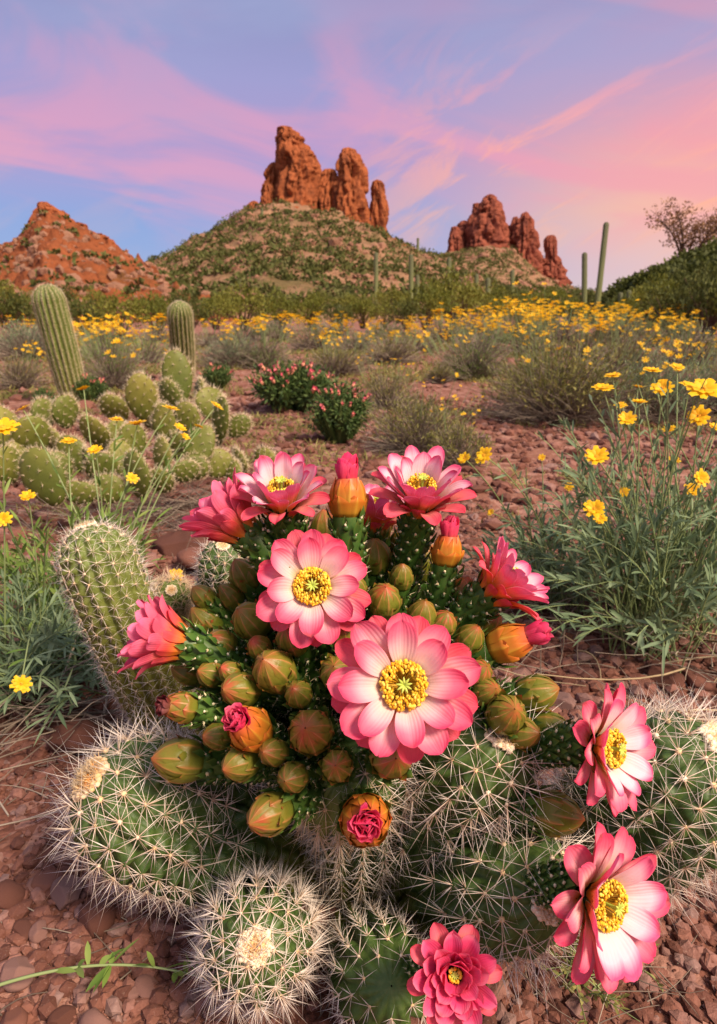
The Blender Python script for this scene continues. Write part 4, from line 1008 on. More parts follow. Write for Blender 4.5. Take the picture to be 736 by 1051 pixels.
# closed olive buds
for px, py, w_, A in [(302, 522, 26, (0, 1, 0.1)), (334, 546, 36, None), (388, 541, 30, (0.05, 1, 0.2)), (384, 571, 36, (0.02, 0.9, 0.5)), (436, 577, 36, (0.12, 0.95, 0.4)), (394, 616, 38, (0.05, 0.7, 0.7)), (474, 609, 36, (0.25, 0.9, 0.4)),
                      (433, 632, 34, (0.1, 0.8, 0.6)), (482, 656, 32, (0.3, 0.7, 0.6)), (211, 637, 32, (-0.6, 0.65, 0.4)), (226, 661, 32, (-0.5, 0.5, 0.65)), (258, 637, 40, (-0.42, 0.55, 0.65)), (251, 590, 34, (-0.45, 0.8, 0.35)),
                      (281, 688, 48, (-0.3, 0.6, 0.8)), (246, 708, 36, (-0.55, 0.2, 0.75)), (200, 731, 32, (-0.7, 0.2, 0.6)), (184, 780, 46, (-0.88, 0.2, 0.45)), (246, 784, 38, (-0.6, 0.0, 0.75)), (319, 751, 50, (-0.12, 0.45, 1)),
                      (276, 836, 42, (-0.6, 0.0, 0.8)), (402, 777, 46, (0.1, 0.3, 1)), (520, 733, 42, (0.1, 0.45, 0.9)), (536, 752, 34, (0.5, 0.2, 0.7)), (551, 711, 40, (0.78, 0.30, 0.4)), (566, 748, 36, (0.85, 0.1, 0.45)), (570, 835, 46, (0.92, -0.05, 0.35)),
                      (352, 572, 30, (-0.1, 0.9, 0.4)), (297, 560, 26, (-0.2, 0.95, 0.3)), (236, 612, 28, (-0.5, 0.7, 0.4)), (455, 640, 30, (0.2, 0.75, 0.6)), (345, 690, 34, (-0.1, 0.5, 0.85)), (300, 655, 34, (-0.25, 0.6, 0.75)),
                      (216, 692, 28, (-0.6, 0.35, 0.7)), (266, 664, 26, (-0.4, 0.6, 0.7)), (306, 712, 30, (-0.2, 0.5, 0.85)), (222, 756, 28, (-0.65, 0.25, 0.7)), (300, 798, 34, (-0.3, 0.15, 0.9)), (346, 786, 36, (-0.05, 0.35, 0.95)), (280, 772, 30, (-0.4, 0.3, 0.85)), (236, 690, 26, (-0.5, 0.5, 0.7)),
                      (288, 628, 26, (-0.3, 0.75, 0.6)), (352, 650, 30, (-0.05, 0.7, 0.7)), (492, 690, 30, (0.35, 0.55, 0.75)), (502, 640, 28, (0.45, 0.65, 0.5)), (414, 556, 28, (0.1, 0.95, 0.3)), (454, 600, 28, (0.2, 0.9, 0.4)), (412, 592, 26, (0.05, 0.85, 0.5)), (364, 604, 28, (0, 0.8, 0.6)), (320, 566, 26, (-0.15, 0.9, 0.35)), (208, 612, 26, (-0.6, 0.7, 0.35)), (192, 690, 26, (-0.8, 0.4, 0.45)), (500, 710, 30, (0.3, 0.4, 0.85))]:
    dd = {(520, 733): 0.585, (536, 752): 0.60, (551, 711): 0.63, (566, 748): 0.62, (570, 835): 0.60, (402, 777): 0.535}.get((px, py))
    rt = {(520, 733): W(500, 780, 0.64), (536, 752): W(500, 790, 0.64), (566, 748): W(510, 780, 0.66), (570, 835): W(500, 840, 0.66)}.get((px, py))
    bud(px, py, w_, 0.212, A, 'bud', d=dd, root=rt, k=0.55 if rt is None else 0.85)

# ------------------------------------------------------------------ single cacti round the clump
def lone(name, label, axis, R, **kw):
    b = np.array(axis[0]); b[2] = 0.0
    root = thing(name, label, 'cactus', b)
    stem(root, axis, R, **kw); return root
lone('barrel_cactus', 'round white spined cactus on gravel, its pale woolly crown facing up', S_(W(270, 955, 0.70), W(262, 972, 0.575), None, 20), 0.048, N=14, spacing=0.012, L=0.0280, nrad=13, ncen=3, taper=0.95, orange=0.35, tip=1.0)
lone('hedgehog_cactus', 'thick cactus lying left with an orange dotted white crown', S_(W(322, 880, 0.80), W(92, 797, 0.655), W(190, 856, 0.72)), 0.068, N=15, spacing=0.0185, L=0.0378, nrad=13, ncen=3, bare=0.5, taper=0.62, orange=0.88, mat='stem')
lone('hedgehog_cactus', 'fat white spined stem lying at the right edge behind a pink flower', S_(W(575, 868, 0.80), W(742, 762, 0.66), W(660, 842, 0.72)), 0.074, N=15, spacing=0.0185, L=0.0403, nrad=13, ncen=3, taper=0.7, orange=0.2)
lone('column_cactus', 'tall leaning column cactus with dense white spines left of the clump', S_(G(182, 748) - [0, 0, 0.02], W(87, 541, 0.93), W(128, 650, 0.93), 30), 0.050, N=17, spacing=0.014, L=0.0185, nrad=8, ncen=2, srad=0.00045, el=(0.1, 0.5), mat='stem_olive', taper=0.9, depth=0.15, orange=0.3)
lone('column_cactus', 'slim upright column cactus behind the buds on the upper left', S_(G(222, 700) - [0, 0, 0.02], W(229, 560, 0.98), None, 26), 0.033, N=13, spacing=0.012, L=0.0171, nrad=9, ncen=2, depth=0.12, taper=0.9)
lone('small_cactus', 'small brownish spiny cactus between the two column cacti', S_(G(178, 652) - [0, 0, 0.01], W(176, 606, 1.10), None, 20), 0.030, N=13, spacing=0.010, L=0.0220, nrad=10, ncen=3, mat='stem_olive', smat='spine_tan', taper=0.9)
# ------------------------------------------------------------------ yellow daisies
def daisy_mesh(kind, seed):
    """unit flower (radius 1) opening along +Z"""
    r = np.random.default_rng(seed); mb = MB()
    n = 9 if kind else 6
    a = np.arange(n) / n * 2*PI + r.normal(0, 0.12, n)
    d = np.stack([np.cos(a), np.sin(a), np.full(n, 0.25 + 0.35 * r.uniform())], -1)
    up = np.tile([0, 0, 1.0], (n, 1))
    leaves(mb, d * 0.15, d, up, r.uniform(0.8, 1.05, n), 0.52, r.uniform(0, 1, (n, 4)), n=4 if kind else 1, droop=0.25, fold=-0.25, tipw=0.6)
    if kind:
        leaves(mb, d * 0.1 + [0, 0, 0.06], np.roll(d, 1, 0) + d + [0, 0, 0.5], up, r.uniform(0.6, 0.85, n), 0.42, r.uniform(0, 1, (n, 4)), n=4, droop=0.25, fold=-0.25, tipw=0.6)
    md = MB(); m = 34 if kind else 5
    rr = np.sqrt(r.uniform(0, 1, m)) * 0.26; b = r.uniform(0, 2*PI, m)
    s = np.full(m, 0.09 if kind else 0.18)
    blobs(md, np.stack([rr * np.cos(b), rr * np.sin(b), 0.16 - rr * 0.3 + 0 * rr], -1), np.stack([s, s, s], -1), 1, 0.2, r.uniform(0, 1, (m, 4)), sm=True)
    return mb.mesh('ray_florets', M['yellow']), md.mesh('disc', M['disc'])
DAISY = [daisy_mesh(1, 50 + i) for i in range(4)]
SMALL = []
for i in range(3):
    mb = MB(); n = 7; a = np.arange(n) / n * 2*PI; d = np.stack([np.cos(a), np.sin(a), 0.3 + 0.3 * rng.uniform(size=n)], -1)
    leaves(mb, d * 0.05, d, np.tile([0, 0, 1.0], (n, 1)), rng.uniform(0.8, 1.1, n), 0.75, randc(n), n=1, fold=-0.2, tipw=0.5)
    blobs(mb, np.array([[0, 0, 0.12]]), np.array([[0.28, 0.28, 0.2]]), 1, 0.1, randc(1), 1, True)
    SMALL.append(mb.mesh('flower_head', [M['yellow'], M['disc']]))
def aim(o, d):
    o.rotation_mode = 'QUATERNION'; q = Vector(d).to_track_quat('Z', 'Y')
    from mathutils import Quaternion
    o.rotation_quaternion = q @ Quaternion((0, 0, 1), rng.uniform(0, 6.28))
def daisy(root, P, r, A, petals=True):
    k = rng.integers(0, 4)
    o = part('flower_head', DAISY[k][0], root); o.location = Vector(P - wloc(root)); o.scale = (r, r, r); aim(o, A)
    part('disc', DAISY[k][1], o); return o
def small_daisy(root, P, r):
    o = part('flower_head', SMALL[rng.integers(0, 3)], root); o.location = Vector(P - wloc(root)); o.scale = (r, r, r)
    aim(o, nz(np.array([rng.normal() * 0.5, -0.35 + rng.normal() * 0.4, 0.9]))); return o

# ------------------------------------------------------------------ leafy plants close by
def leafy(root, base, n, H, spread, leafL, leafW, mat, lean=(0, 0), nleaf=22, droop=0.12, stalkr=0.0016, flop=0.3, seed_up=0.6, stems='stem', lo=0.12, crowd=(0.0, 1.0)):
    """n leafy stems fanning from base"""
    b = np.asarray(base, float)
    p0 = np.repeat(b[None], n, 0); p0[:, :2] += rng.normal(0, spread * 0.16, (n, 2)); p0[:, 2] = -0.005
    a = rng.uniform(0, 2*PI, n); q = np.sqrt(rng.uniform(0.02, 1, n))
    p2 = p0.copy(); p2[:, 0] += np.cos(a) * q * spread + lean[0]; p2[:, 1] += np.sin(a) * q * spread * 0.8 + lean[1]
    p2[:, 2] = H * (1 - q**2 * (1 - flop)) * rng.uniform(0.55, 1.1, n)
    p1 = p0 * 0.5 + p2 * 0.5 + np.stack([rng.normal(0, 0.02, n), rng.normal(0, 0.02, n), H * 0.22 + 0 * a], -1)
    ms = MB(); c = randc(n)
    P = multi_tubes(ms, p0, p1, p2, stalkr, stalkr * 0.45, 9, 4, c); tag(ms.build(stems, M['stalk'], root), kind='stuff' if n > 100 else None)
    t = rng.uniform(lo, 1.0, (n, nleaf)); i = np.clip((t * 8), 0, 7.999); i0 = i.astype(int); f = (i - i0)[..., None]
    idx = np.arange(n)[:, None]
    pos = P[idx, i0] * (1 - f) + P[idx, i0 + 1] * f; tan = nz(P[idx, i0 + 1] - P[idx, i0])
    rd = nz(rng.normal(size=pos.shape)); out_ = nz(rd - tan * np.sum(rd * tan, -1, keepdims=True))
    d = nz(out_ * 0.75 + tan * rng.uniform(0.5, 1.2, (n, nleaf, 1)) + np.array([0, 0, 0.15]))
    ml = MB(); m = n * nleaf
    nn = nz(tan.reshape(-1, 3) * 0.6 + np.array([0, 0, 0.8]) + rng.normal(0, 0.3, (m, 3)))
    cc = np.repeat(randc(n), nleaf, 0) * 0.5 + randc(m) * 0.5
    leaves(ml, pos.reshape(-1, 3), d.reshape(-1, 3), nn, leafL * rng.uniform(0.5, 1.2, m), leafW * rng.uniform(0.7, 1.2, m), cc, n=4, droop=droop, fold=0.3)
    ml.build('foliage', M[mat], root)
LEAFY = {}
def stalk_to(root, b, P, r=0.0016, bow=0.12, nleaf=10, leafL=0.035, mat='leaf_grey', head=None, A=None, smat='stalk'):
    b = np.asarray(b, float); P = np.asarray(P, float)
    mid = (b + P) / 2 + np.array([rng.normal(0, 0.02), rng.normal(0, 0.02), bow * np.linalg.norm(P - b)])
    mid[:2] = mid[:2] * 0.6 + b[:2] * 0.4
    C = bez(b, mid, P, 18); mb = MB(); lv = LEAFY.setdefault(root.name, (root, {}))[1].setdefault(mat, MB())
    tube(mb, C, np.linspace(r, r * 0.55, 18), 5, (0, 0, rng.uniform(0.2, 1), 0)); 
    if nleaf:
        k = rng.integers(3, 16, nleaf); T = nz(np.gradient(C, axis=0))[k]; rd = nz(rng.normal(size=(nleaf, 3)))
        leaves(lv, C[k], nz(rd * 0.7 + T), nz(rng.normal(size=(nleaf, 3)) + [0, 0, 1]), leafL * rng.uniform(0.5, 1.2, nleaf), leafL * 0.14, randc(nleaf), n=4, droop=0.15)
    mb.build('flower_stalk', M[smat], root)
    if head:
        T = nz(C[-1] - C[-3]); daisy(root, P, head, nz(T * 0.7 + np.array([0, -0.45, 0.4]) + rng.normal(0, 0.2, 3)) if A is None else A)
def twigs(root, base, n, L, spread, name='dead_twig', r=0.0014, zmax=0.12, mat='twig', up=0.5):
    b = np.asarray(base, float)
    p0 = np.repeat(b[None], n, 0); p0[:, :2] += rng.normal(0, spread * 0.5, (n, 2)); p0[:, 2] = rng.uniform(0.0, zmax * 0.4, n)
    a = rng.uniform(0, 2*PI, n); l = L * rng.uniform(0.4, 1.0, n)
    p2 = p0 + np.stack([np.cos(a) * l, np.sin(a) * l, rng.uniform(-0.1, up, n) * l], -1); p2[:, 2] = np.clip(p2[:, 2], 0.004, zmax)
    p1 = (p0 + p2) / 2 + rng.normal(0, 1, (n, 3)) * (l * 0.16)[:, None]; p1[:, 2] = np.abs(p1[:, 2])
    mb = MB(); multi_tubes(mb, p0, p1, p2, r, r * 0.4, 6, 4, randc(n)); return tag(mb.build(name, M[mat], root), kind='stuff' if n > 12 else None)

# right: blue green plant with yellow flowers
rb = G(662, 655); rp = thing('brittlebush', 'large grey green leafy plant with yellow flowers on the right', 'plant', rb)
leafy(rp, rb, 110, 0.40, 0.33, 0.044, 0.0058, 'leaf_grey', nleaf=17, flop=0.30, lo=0.3)
leafy(rp, rb + [0.02, 0.02, 0], 46, 0.56, 0.26, 0.034, 0.005, 'leaf_grey', nleaf=13, flop=0.6, lo=0.3, stalkr=0.0019)
leafy(rp, rb + [0.10, 0.06, 0], 44, 0.42, 0.30, 0.044, 0.006, 'leaf_grey', nleaf=16, flop=0.5, lo=0.35)
twigs(rp, rb + [0.0, -0.06, 0], 90, 0.26, 0.34, zmax=0.14)
twigs(rp, rb + [0.02, -0.1, 0], 26, 0.34, 0.3, 'dead_twig', 0.0022, 0.10, 'dry')
for px, py, d, r in [(669, 381, 1.30, 0.017), (680, 399, 1.22, 0.020), (722, 401, 1.12, 0.028), (708, 397, 1.2, 0.018), (717, 428, 1.15, 0.020), (619, 399, 1.28, 0.019), (629, 386, 1.35, 0.017), (643, 431, 1.25, 0.018), (656, 414, 1.3, 0.016),
                     (637, 416, 1.38, 0.012), (612, 470, 1.12, 0.021), (610, 523, 1.08, 0.018), (616, 533, 1.1, 0.011), (719, 491, 1.12, 0.015), (710, 503, 1.2, 0.014), (692, 472, 1.3, 0.011), (687, 441, 1.3, 0.012), (640, 505, 1.3, 0.011), (695, 377, 1.4, 0.015), (655, 398, 1.45, 0.012), (735, 440, 1.3, 0.016)]:
    stalk_to(rp, rb + np.array([rng.normal(0, 0.06), rng.normal(0, 0.05), 0.05]), W(px, py, d), 0.0019, 0.10, 14, 0.034, 'leaf_grey', r)
b2 = G(566, 622); rp2 = thing('brittlebush', 'low grey green sprigs with small yellow flowers behind the right hand buds', 'plant', b2)
leafy(rp2, b2, 46, 0.22, 0.20, 0.045, 0.0055, 'leaf_grey', nleaf=20, flop=0.45)
for px, py, d, r in [(497, 468, 1.25, 0.018), (477, 471, 1.3, 0.014), (584, 500, 1.4, 0.010), (577, 550, 1.3, 0.010), (504, 526, 1.4, 0.008), (556, 470, 1.5, 0.009)]:
    stalk_to(rp2, b2 + np.array([rng.normal(0, 0.03), rng.normal(0, 0.03), 0.01]), W(px, py, d), 0.0018, 0.15, 16, 0.030, 'leaf_grey', r)
for px, py, d in [(540, 480, 1.35), (520, 470, 1.4), (560, 515, 1.3), (602, 500, 1.25)]:
    stalk_to(rp2, b2 + np.array([rng.normal(0, 0.04), rng.normal(0, 0.03), 0.01]), W(px, py, d), 0.0018, 0.12, 20, 0.03)
twigs(rp2, b2, 30, 0.25, 0.2)

# left: floppy grey green plant
lb = G(28, 735); lp = thing('brittlebush', 'floppy grey green plant with narrow leaves at the left edge', 'plant', lb)
leafy(lp, lb + [-0.02, 0.10, 0], 100, 0.20, 0.27, 0.050, 0.0048, 'leaf_grey', nleaf=17, flop=0.35)
leafy(lp, lb + [0.10, 0.20, 0], 60, 0.17, 0.17, 0.05, 0.005, 'leaf_grey', nleaf=22, flop=0.4)
leafy(lp, lb + [-0.10, 0.36, 0], 60, 0.24, 0.22, 0.055, 0.0055, 'leaf_green', nleaf=16, flop=0.5)
twigs(lp, lb + [0.02, 0.02, 0], 90, 0.30, 0.22, zmax=0.08)
twigs(lp, lb + [0.0, -0.03, 0], 16, 0.45, 0.18, 'dead_twig', 0.0028, 0.10, 'twig')
for px, py, d, r in [(22, 702, 0.86, 0.012), (4, 533, 1.1, 0.013), (29, 510, 1.1, 0.013), (3, 440, 1.05, 0.024)]:
    stalk_to(lp, lb + np.array([-0.06 + rng.normal(0, 0.03), 0.2 + rng.normal(0, 0.05), 0.02]), W(px, py, d), 0.0018, 0.10, 12, 0.035, 'leaf_green', r)
for px, py, d in [(16, 560, 1.1), (48, 545, 1.05), (-10, 500, 1.1)]:
    stalk_to(lp, lb + np.array([-0.06, 0.2, 0.02]), W(px, py, d), 0.0018, 0.12, 14, 0.04, 'leaf_green')
# green stalks with yellow flowers, between the column cactus and the prickly pear
gb = G(112, 640); gp = thing('desert_daisy', 'fresh green stalks with yellow flowers in front of the prickly pear', 'plant', gb)
for px, py, d, r in [(141, 436, 1.30, 0.020), (185, 439, 1.34, 0.012), (204, 438, 1.4, 0.010), (120, 431, 1.45, 0.016), (136, 491, 1.25, 0.011), (98, 462, 1.35, 0.015), (175, 420, 1.5, 0.019), (71, 453, 1.4, 0.016), (24, 420, 1.5, 0.016), (190, 448, 1.36, 0.010), (86, 400, 1.6, 0.016), (222, 417, 1.55, 0.016)]:
    stalk_to(gp, gb + np.array([rng.normal(0, 0.03), rng.normal(0, 0.03), 0.0]), W(px, py, d), 0.0020, 0.08, 14, 0.036, 'leaf_green', r)
leafy(gp, gb, 14, 0.26, 0.14, 0.045, 0.005, 'leaf_green', nleaf=16, flop=0.7)
sb = G(180, 634); sp_ = thing('desert_daisy', 'single yellow blossom by the small brownish cactus', 'plant', sb)
stalk_to(sp_, sb, W(181, 590, 1.14), 0.0016, 0.1, 8, 0.025, 'leaf_grey', 0.012)
# seedling at the bottom and a dry weed on the right
q0, q1 = G(-6, 1018), G(215, 1022); sd = thing('creeping_sprig', 'trailing green sprig on the gravel at the bottom left', 'plant', q0)
mb = MB(); C = bez(q0 + [0, 0, .006], (q0 + q1) / 2 + [0, 0.03, .022], q1 + [0, 0, .02], 20); tube(mb, C, np.linspace(0.0019, 0.0009, 20), 5, (0, 0, 0.6, 0)); mb.build('stem', M['stalk'], sd)
mb = MB(); k = rng.integers(5, 19, 26); leaves(mb, C[k], nz(np.stack([rng.normal(0.3, 0.7, 26), rng.normal(0, 0.8, 26), rng.uniform(0.0, 0.7, 26)], -1)), nz(rng.normal(0, .3, (26, 3)) + [0, 0, 1]), rng.uniform(0.012, 0.034, 26), 0.006, randc(26), n=4, droop=0.1); mb.build('foliage', M['leaf_green'], sd)
wb = G(600, 1000); wd = thing('dry_weed', 'wispy dry weed with tiny leaves beside the big low flower', 'plant', wb)
leafy(wd, wb, 26, 0.06, 0.075, 0.010, 0.003, 'leaf_sage', nleaf=12, flop=0.4, stalkr=0.0008); twigs(wd, wb, 26, 0.10, 0.07, r=0.0007, zmax=0.05)

for root, d_ in LEAFY.values():
    for m_, b_ in d_.items():
        if b_.n: b_.build('foliage', M[m_], root)
# ------------------------------------------------------------------ prickly pear
pb = G(140, 512); pp = thing('prickly_pear', 'spreading prickly pear of many fuzzy rimmed pads on the left', 'cactus', pb)
def pad(px, py, w, h, tilt, d):
    P = W(px, py, d); a, b = w * 0.59 / FPX * d, h * 0.64 / FPX * d; th = min(a, b) * 0.34
    yaw = rng.normal(0, 0.55); tl = R_(tilt) + rng.normal(0, 0.1); pitch = rng.normal(-0.15, 0.25)
    X_ = np.array([math.cos(yaw), math.sin(yaw), 0]); Z0 = nz(np.array([0, pitch, 1.0])); Z0 = nz(Z0 - X_ * np.dot(X_, Z0))
    Z_ = Z0 * math.cos(tl) + X_ * math.sin(tl); X2 = X_ * math.cos(tl) - Z0 * math.sin(tl); Y_ = np.cross(Z_, X2)
    v, f = ICO[4]; x, y, z = v.T
    wd = 1 - 0.22 * np.clip(-z, 0, 1)
    lx = a * x * wd * (1 + 0.05 * perlin(v * 2 + px)); lz = b * z; ly = th * np.sign(y) * np.abs(y) ** 1.1
    loc = lx[:, None] * X2 + ly[:, None] * Y_ + lz[:, None] * Z_
    c = np.zeros((len(v), 4)); c[:, 2] = np.clip(rng.uniform(0.2, 0.7) + 0.3 * z * 0.6, 0, 1)
    mb = MB(); mb.add(P + loc, f, c); o = mb.build('pad', M['pad'], pp)
    m = 60; i = np.arange(m); zz = 1 - 2 * (i + .5) / m; aa = i * 2.39996; s = np.sqrt(1 - zz**2)
    u = np.stack([s * np.cos(aa), s * np.sin(aa), zz], -1)
    wd = 1 - 0.22 * np.clip(-u[:, 2], 0, 1)
    q = (a * u[:, 0] * wd)[:, None] * X2 + (th * np.sign(u[:, 1]) * np.abs(u[:, 1])**1.1)[:, None] * Y_ + (b * u[:, 2])[:, None] * Z_
    nn = nz((u[:, 0] / a)[:, None] * X2 + (u[:, 1] / th)[:, None] * Y_ + (u[:, 2] / b)[:, None] * Z_)
    k = np.repeat(np.arange(m), 9); dd = nz(nn[k] + rng.normal(0, 0.55, (len(k), 3)))
    sp = MB(); cones(sp, P + q[k], P + q[k] + dd * (rng.uniform(0.006, 0.020, len(k)) * d / 2.1)[:, None], 0.0005, randc(len(k)))
    s = np.full(m, 0.0015); blobs(sp, P + q, np.stack([s, s, s], -1), 1, 0.2, np.tile([1, 0, 0, 0], (m, 1)), sm=True)
    ra = rng.uniform(0, 2*PI, 170); u = np.stack([np.cos(ra), rng.normal(0, 0.1, 170), np.sin(ra)], -1); wd = 1 - 0.22 * np.clip(-u[:, 2], 0, 1)
    q = (a * u[:, 0] * wd)[:, None] * X2 + (th * u[:, 1])[:, None] * Y_ + (b * u[:, 2])[:, None] * Z_
    dd = nz(nz(q) + rng.normal(0, 0.35, (170, 3))); cones(sp, P + q * 0.99, P + q + dd * (rng.uniform(0.008, 0.022, 170) * d / 2.1)[:, None], 0.0006, randc(170))
    sp.build('spines', M['glochid'], o)
for px, py, w, h, tl, d in [(45, 490, 42, 50, -28, 1.98), (82, 506, 34, 20, 5, 2.0), (145, 408, 27, 40, 5, 2.3), (182, 388, 26, 44, -8, 2.45), (98, 445, 24, 36, -10, 2.2), (169, 439, 22, 40, 3, 2.2), (226, 433, 21, 42, 10, 2.3), (204, 459, 26, 38, 14, 2.15), (245, 438, 18, 22, 40, 2.4),
                            (141, 488, 34, 40, -5, 2.0), (92, 476, 22, 28, -12, 2.1), (33, 447, 32, 36, -20, 2.15), (8, 443, 28, 44, -15, 2.15), (67, 423, 26, 28, -6, 2.35), (120, 450, 22, 32, -4, 2.25), (135, 456, 26, 36, 8, 2.15), (192, 431, 24, 30, 0, 2.3), (216, 414, 30, 26, 15, 2.4), (206, 403, 28, 22, 0, 2.5),
                            (224, 476, 28, 24, 35, 2.2), (246, 474, 24, 20, 55, 2.25), (190, 484, 26, 20, 10, 2.1), (175, 407, 24, 28, 5, 2.45), (75, 466, 26, 32, -14, 2.2), (56, 455, 26, 28, -10, 2.25), (8, 478, 30, 34, -30, 2.05), (105, 482, 28, 32, 0, 2.1), (167, 470, 28, 34, 10, 2.1), (118, 420, 24, 28, -10, 2.4), (156, 425, 22, 26, 8, 2.4),
                            (240, 486, 26, 16, 60, 2.2), (272, 472, 22, 20, 40, 2.3), (20, 470, 28, 30, -20, 2.15), (200, 480, 24, 22, 20, 2.15), (165, 494, 26, 22, -20, 2.05), (112, 502, 30, 24, 15, 2.02), (60, 480, 24, 28, -20, 2.1), (-12, 460, 30, 40, -20, 2.1), (45, 425, 24, 26, -15, 2.4), (125, 470, 24, 30, 0, 2.12), (185, 462, 24, 30, 10, 2.2)]:
    pad(px, py, w, h, tl, d)
tb = thing('dry_brush', 'tangle of dead grey twigs under the prickly pear', 'dead twigs', G(190, 528))
twigs(tb, G(195, 530), 160, 0.34, 0.24, zmax=0.13); twigs(tb, G(110, 535), 80, 0.3, 0.3, zmax=0.10)

# ------------------------------------------------------------------ young saguaros behind the prickly pear
NSG = 'young saguaros behind the prickly pear'
saguaro(68, 292, 415, 32, 4.9, 'plump young saguaro leaning left behind the prickly pear', NSG, lean=-22, N=18, near=True, base=G(78, 412))
saguaro(188, 310, 388, 25, 6.6, 'straight ribbed young saguaro right of the leaning one', NSG, lean=-4, N=18, near=True, base=G(190, 388))

# ------------------------------------------------------------------ pink blossoming mounds
def mound(px, yb, wpx, hpx, label, nb_):
    b = G(px, yb); d = np.dot(b - CAMP, FWD); Rr = wpx / 2 / FPX * d; H = hpx / FPX * d
    root = thing('blooming_hedgehog', label, 'cactus', b, 'pink flowering mounds in the middle distance')
    n = 46; a = np.arange(n) * 2.39996; q = np.sqrt((np.arange(n) + .5) / n)
    e = np.stack([b[0] + np.cos(a) * q * Rr * 0.85, b[1] + np.sin(a) * q * Rr * 0.85, H * (0.35 + 0.5 * np.sqrt(1 - q**2 * 0.9)) * rng.uniform(0.75, 1.25, n)], -1); e[:, :2] += rng.normal(0, Rr * 0.12, (n, 2))
    mb = MB()
    for p in e:
        o = b + (p - b) * 0.3; o[2] = 0; tube(mb, np.linspace(o, p, 7), np.array([0.8, 1, 1, 1, .95, .75, .15]) * Rr * 0.085, 7, (0, 0, rng.uniform(), 0))
    m = 5200; k = rng.integers(0, n, m); t = rng.uniform(0.2, 1, m)[:, None]; dr = nz(rng.normal(size=(m, 3)) + [0, 0, 0.4]); o = b + (e[k] - b) * (0.3 + 0.7 * t)
    leaves(mb, o + dr * Rr * 0.09 * rng.uniform(0.5, 3.2, (m, 1)), dr, nz(rng.normal(size=(m, 3))), Rr * 0.13, Rr * 0.05, randc(m), n=2)
    mb.build('stem', M['mound'], root)
    for i in range(nb_):
        p = e[rng.integers(0, n)] + np.array([rng.normal(0, Rr * 0.08), rng.normal(0, Rr * 0.08) - Rr * 0.03, Rr * rng.uniform(0.04, 0.18)])
        o = part('blossom', ROSE[i % 3], root); o.location = Vector(p - b); s = Rr * rng.uniform(0.045, 0.085); o.scale = (s, s, s * 1.3); aim(o, nz((p - b) * [1, 1, .6] + [0, 0, 0.5 * Rr]))
ROSE = []
for i in range(3):
    mb = MB(); n = 11; a = np.arange(n) * 2.4; d = np.stack([np.cos(a) * 0.55, np.sin(a) * 0.55, np.ones(n)], -1)
    leaves(mb, d * [0.25, 0.25, 0.0], d, -d * [1, 1, 0] + [0, 0, 0.3], rng.uniform(0.9, 1.3, n), 0.7, randc(n), n=3, fold=0.2)
    blobs(mb, np.array([[0, 0, -0.1]]), np.array([[0.6, 0.6, 0.7]]), 2, 0.05, np.array([[0, 0, 1.0, 0]]), 0, True)
    ROSE.append(mb.mesh('blossom', M['rosebud']))
mound(300, 420, 88, 42, 'broad dark mound crowded with pink blossoms in mid distance', 60)
mound(350, 452, 74, 54, 'taller dark mound with coral blossoms in front of the broad one', 46)
mound(92, 412, 40, 24, 'small pink blossoming mound behind the prickly pear, under the leaning saguaro', 26)
mound(224, 398, 34, 22, 'small pink blossoming mound right of the straight young saguaro', 22)
mound(46, 420, 26, 20, 'tiny pink mound left of the leaning young saguaro foot', 14)

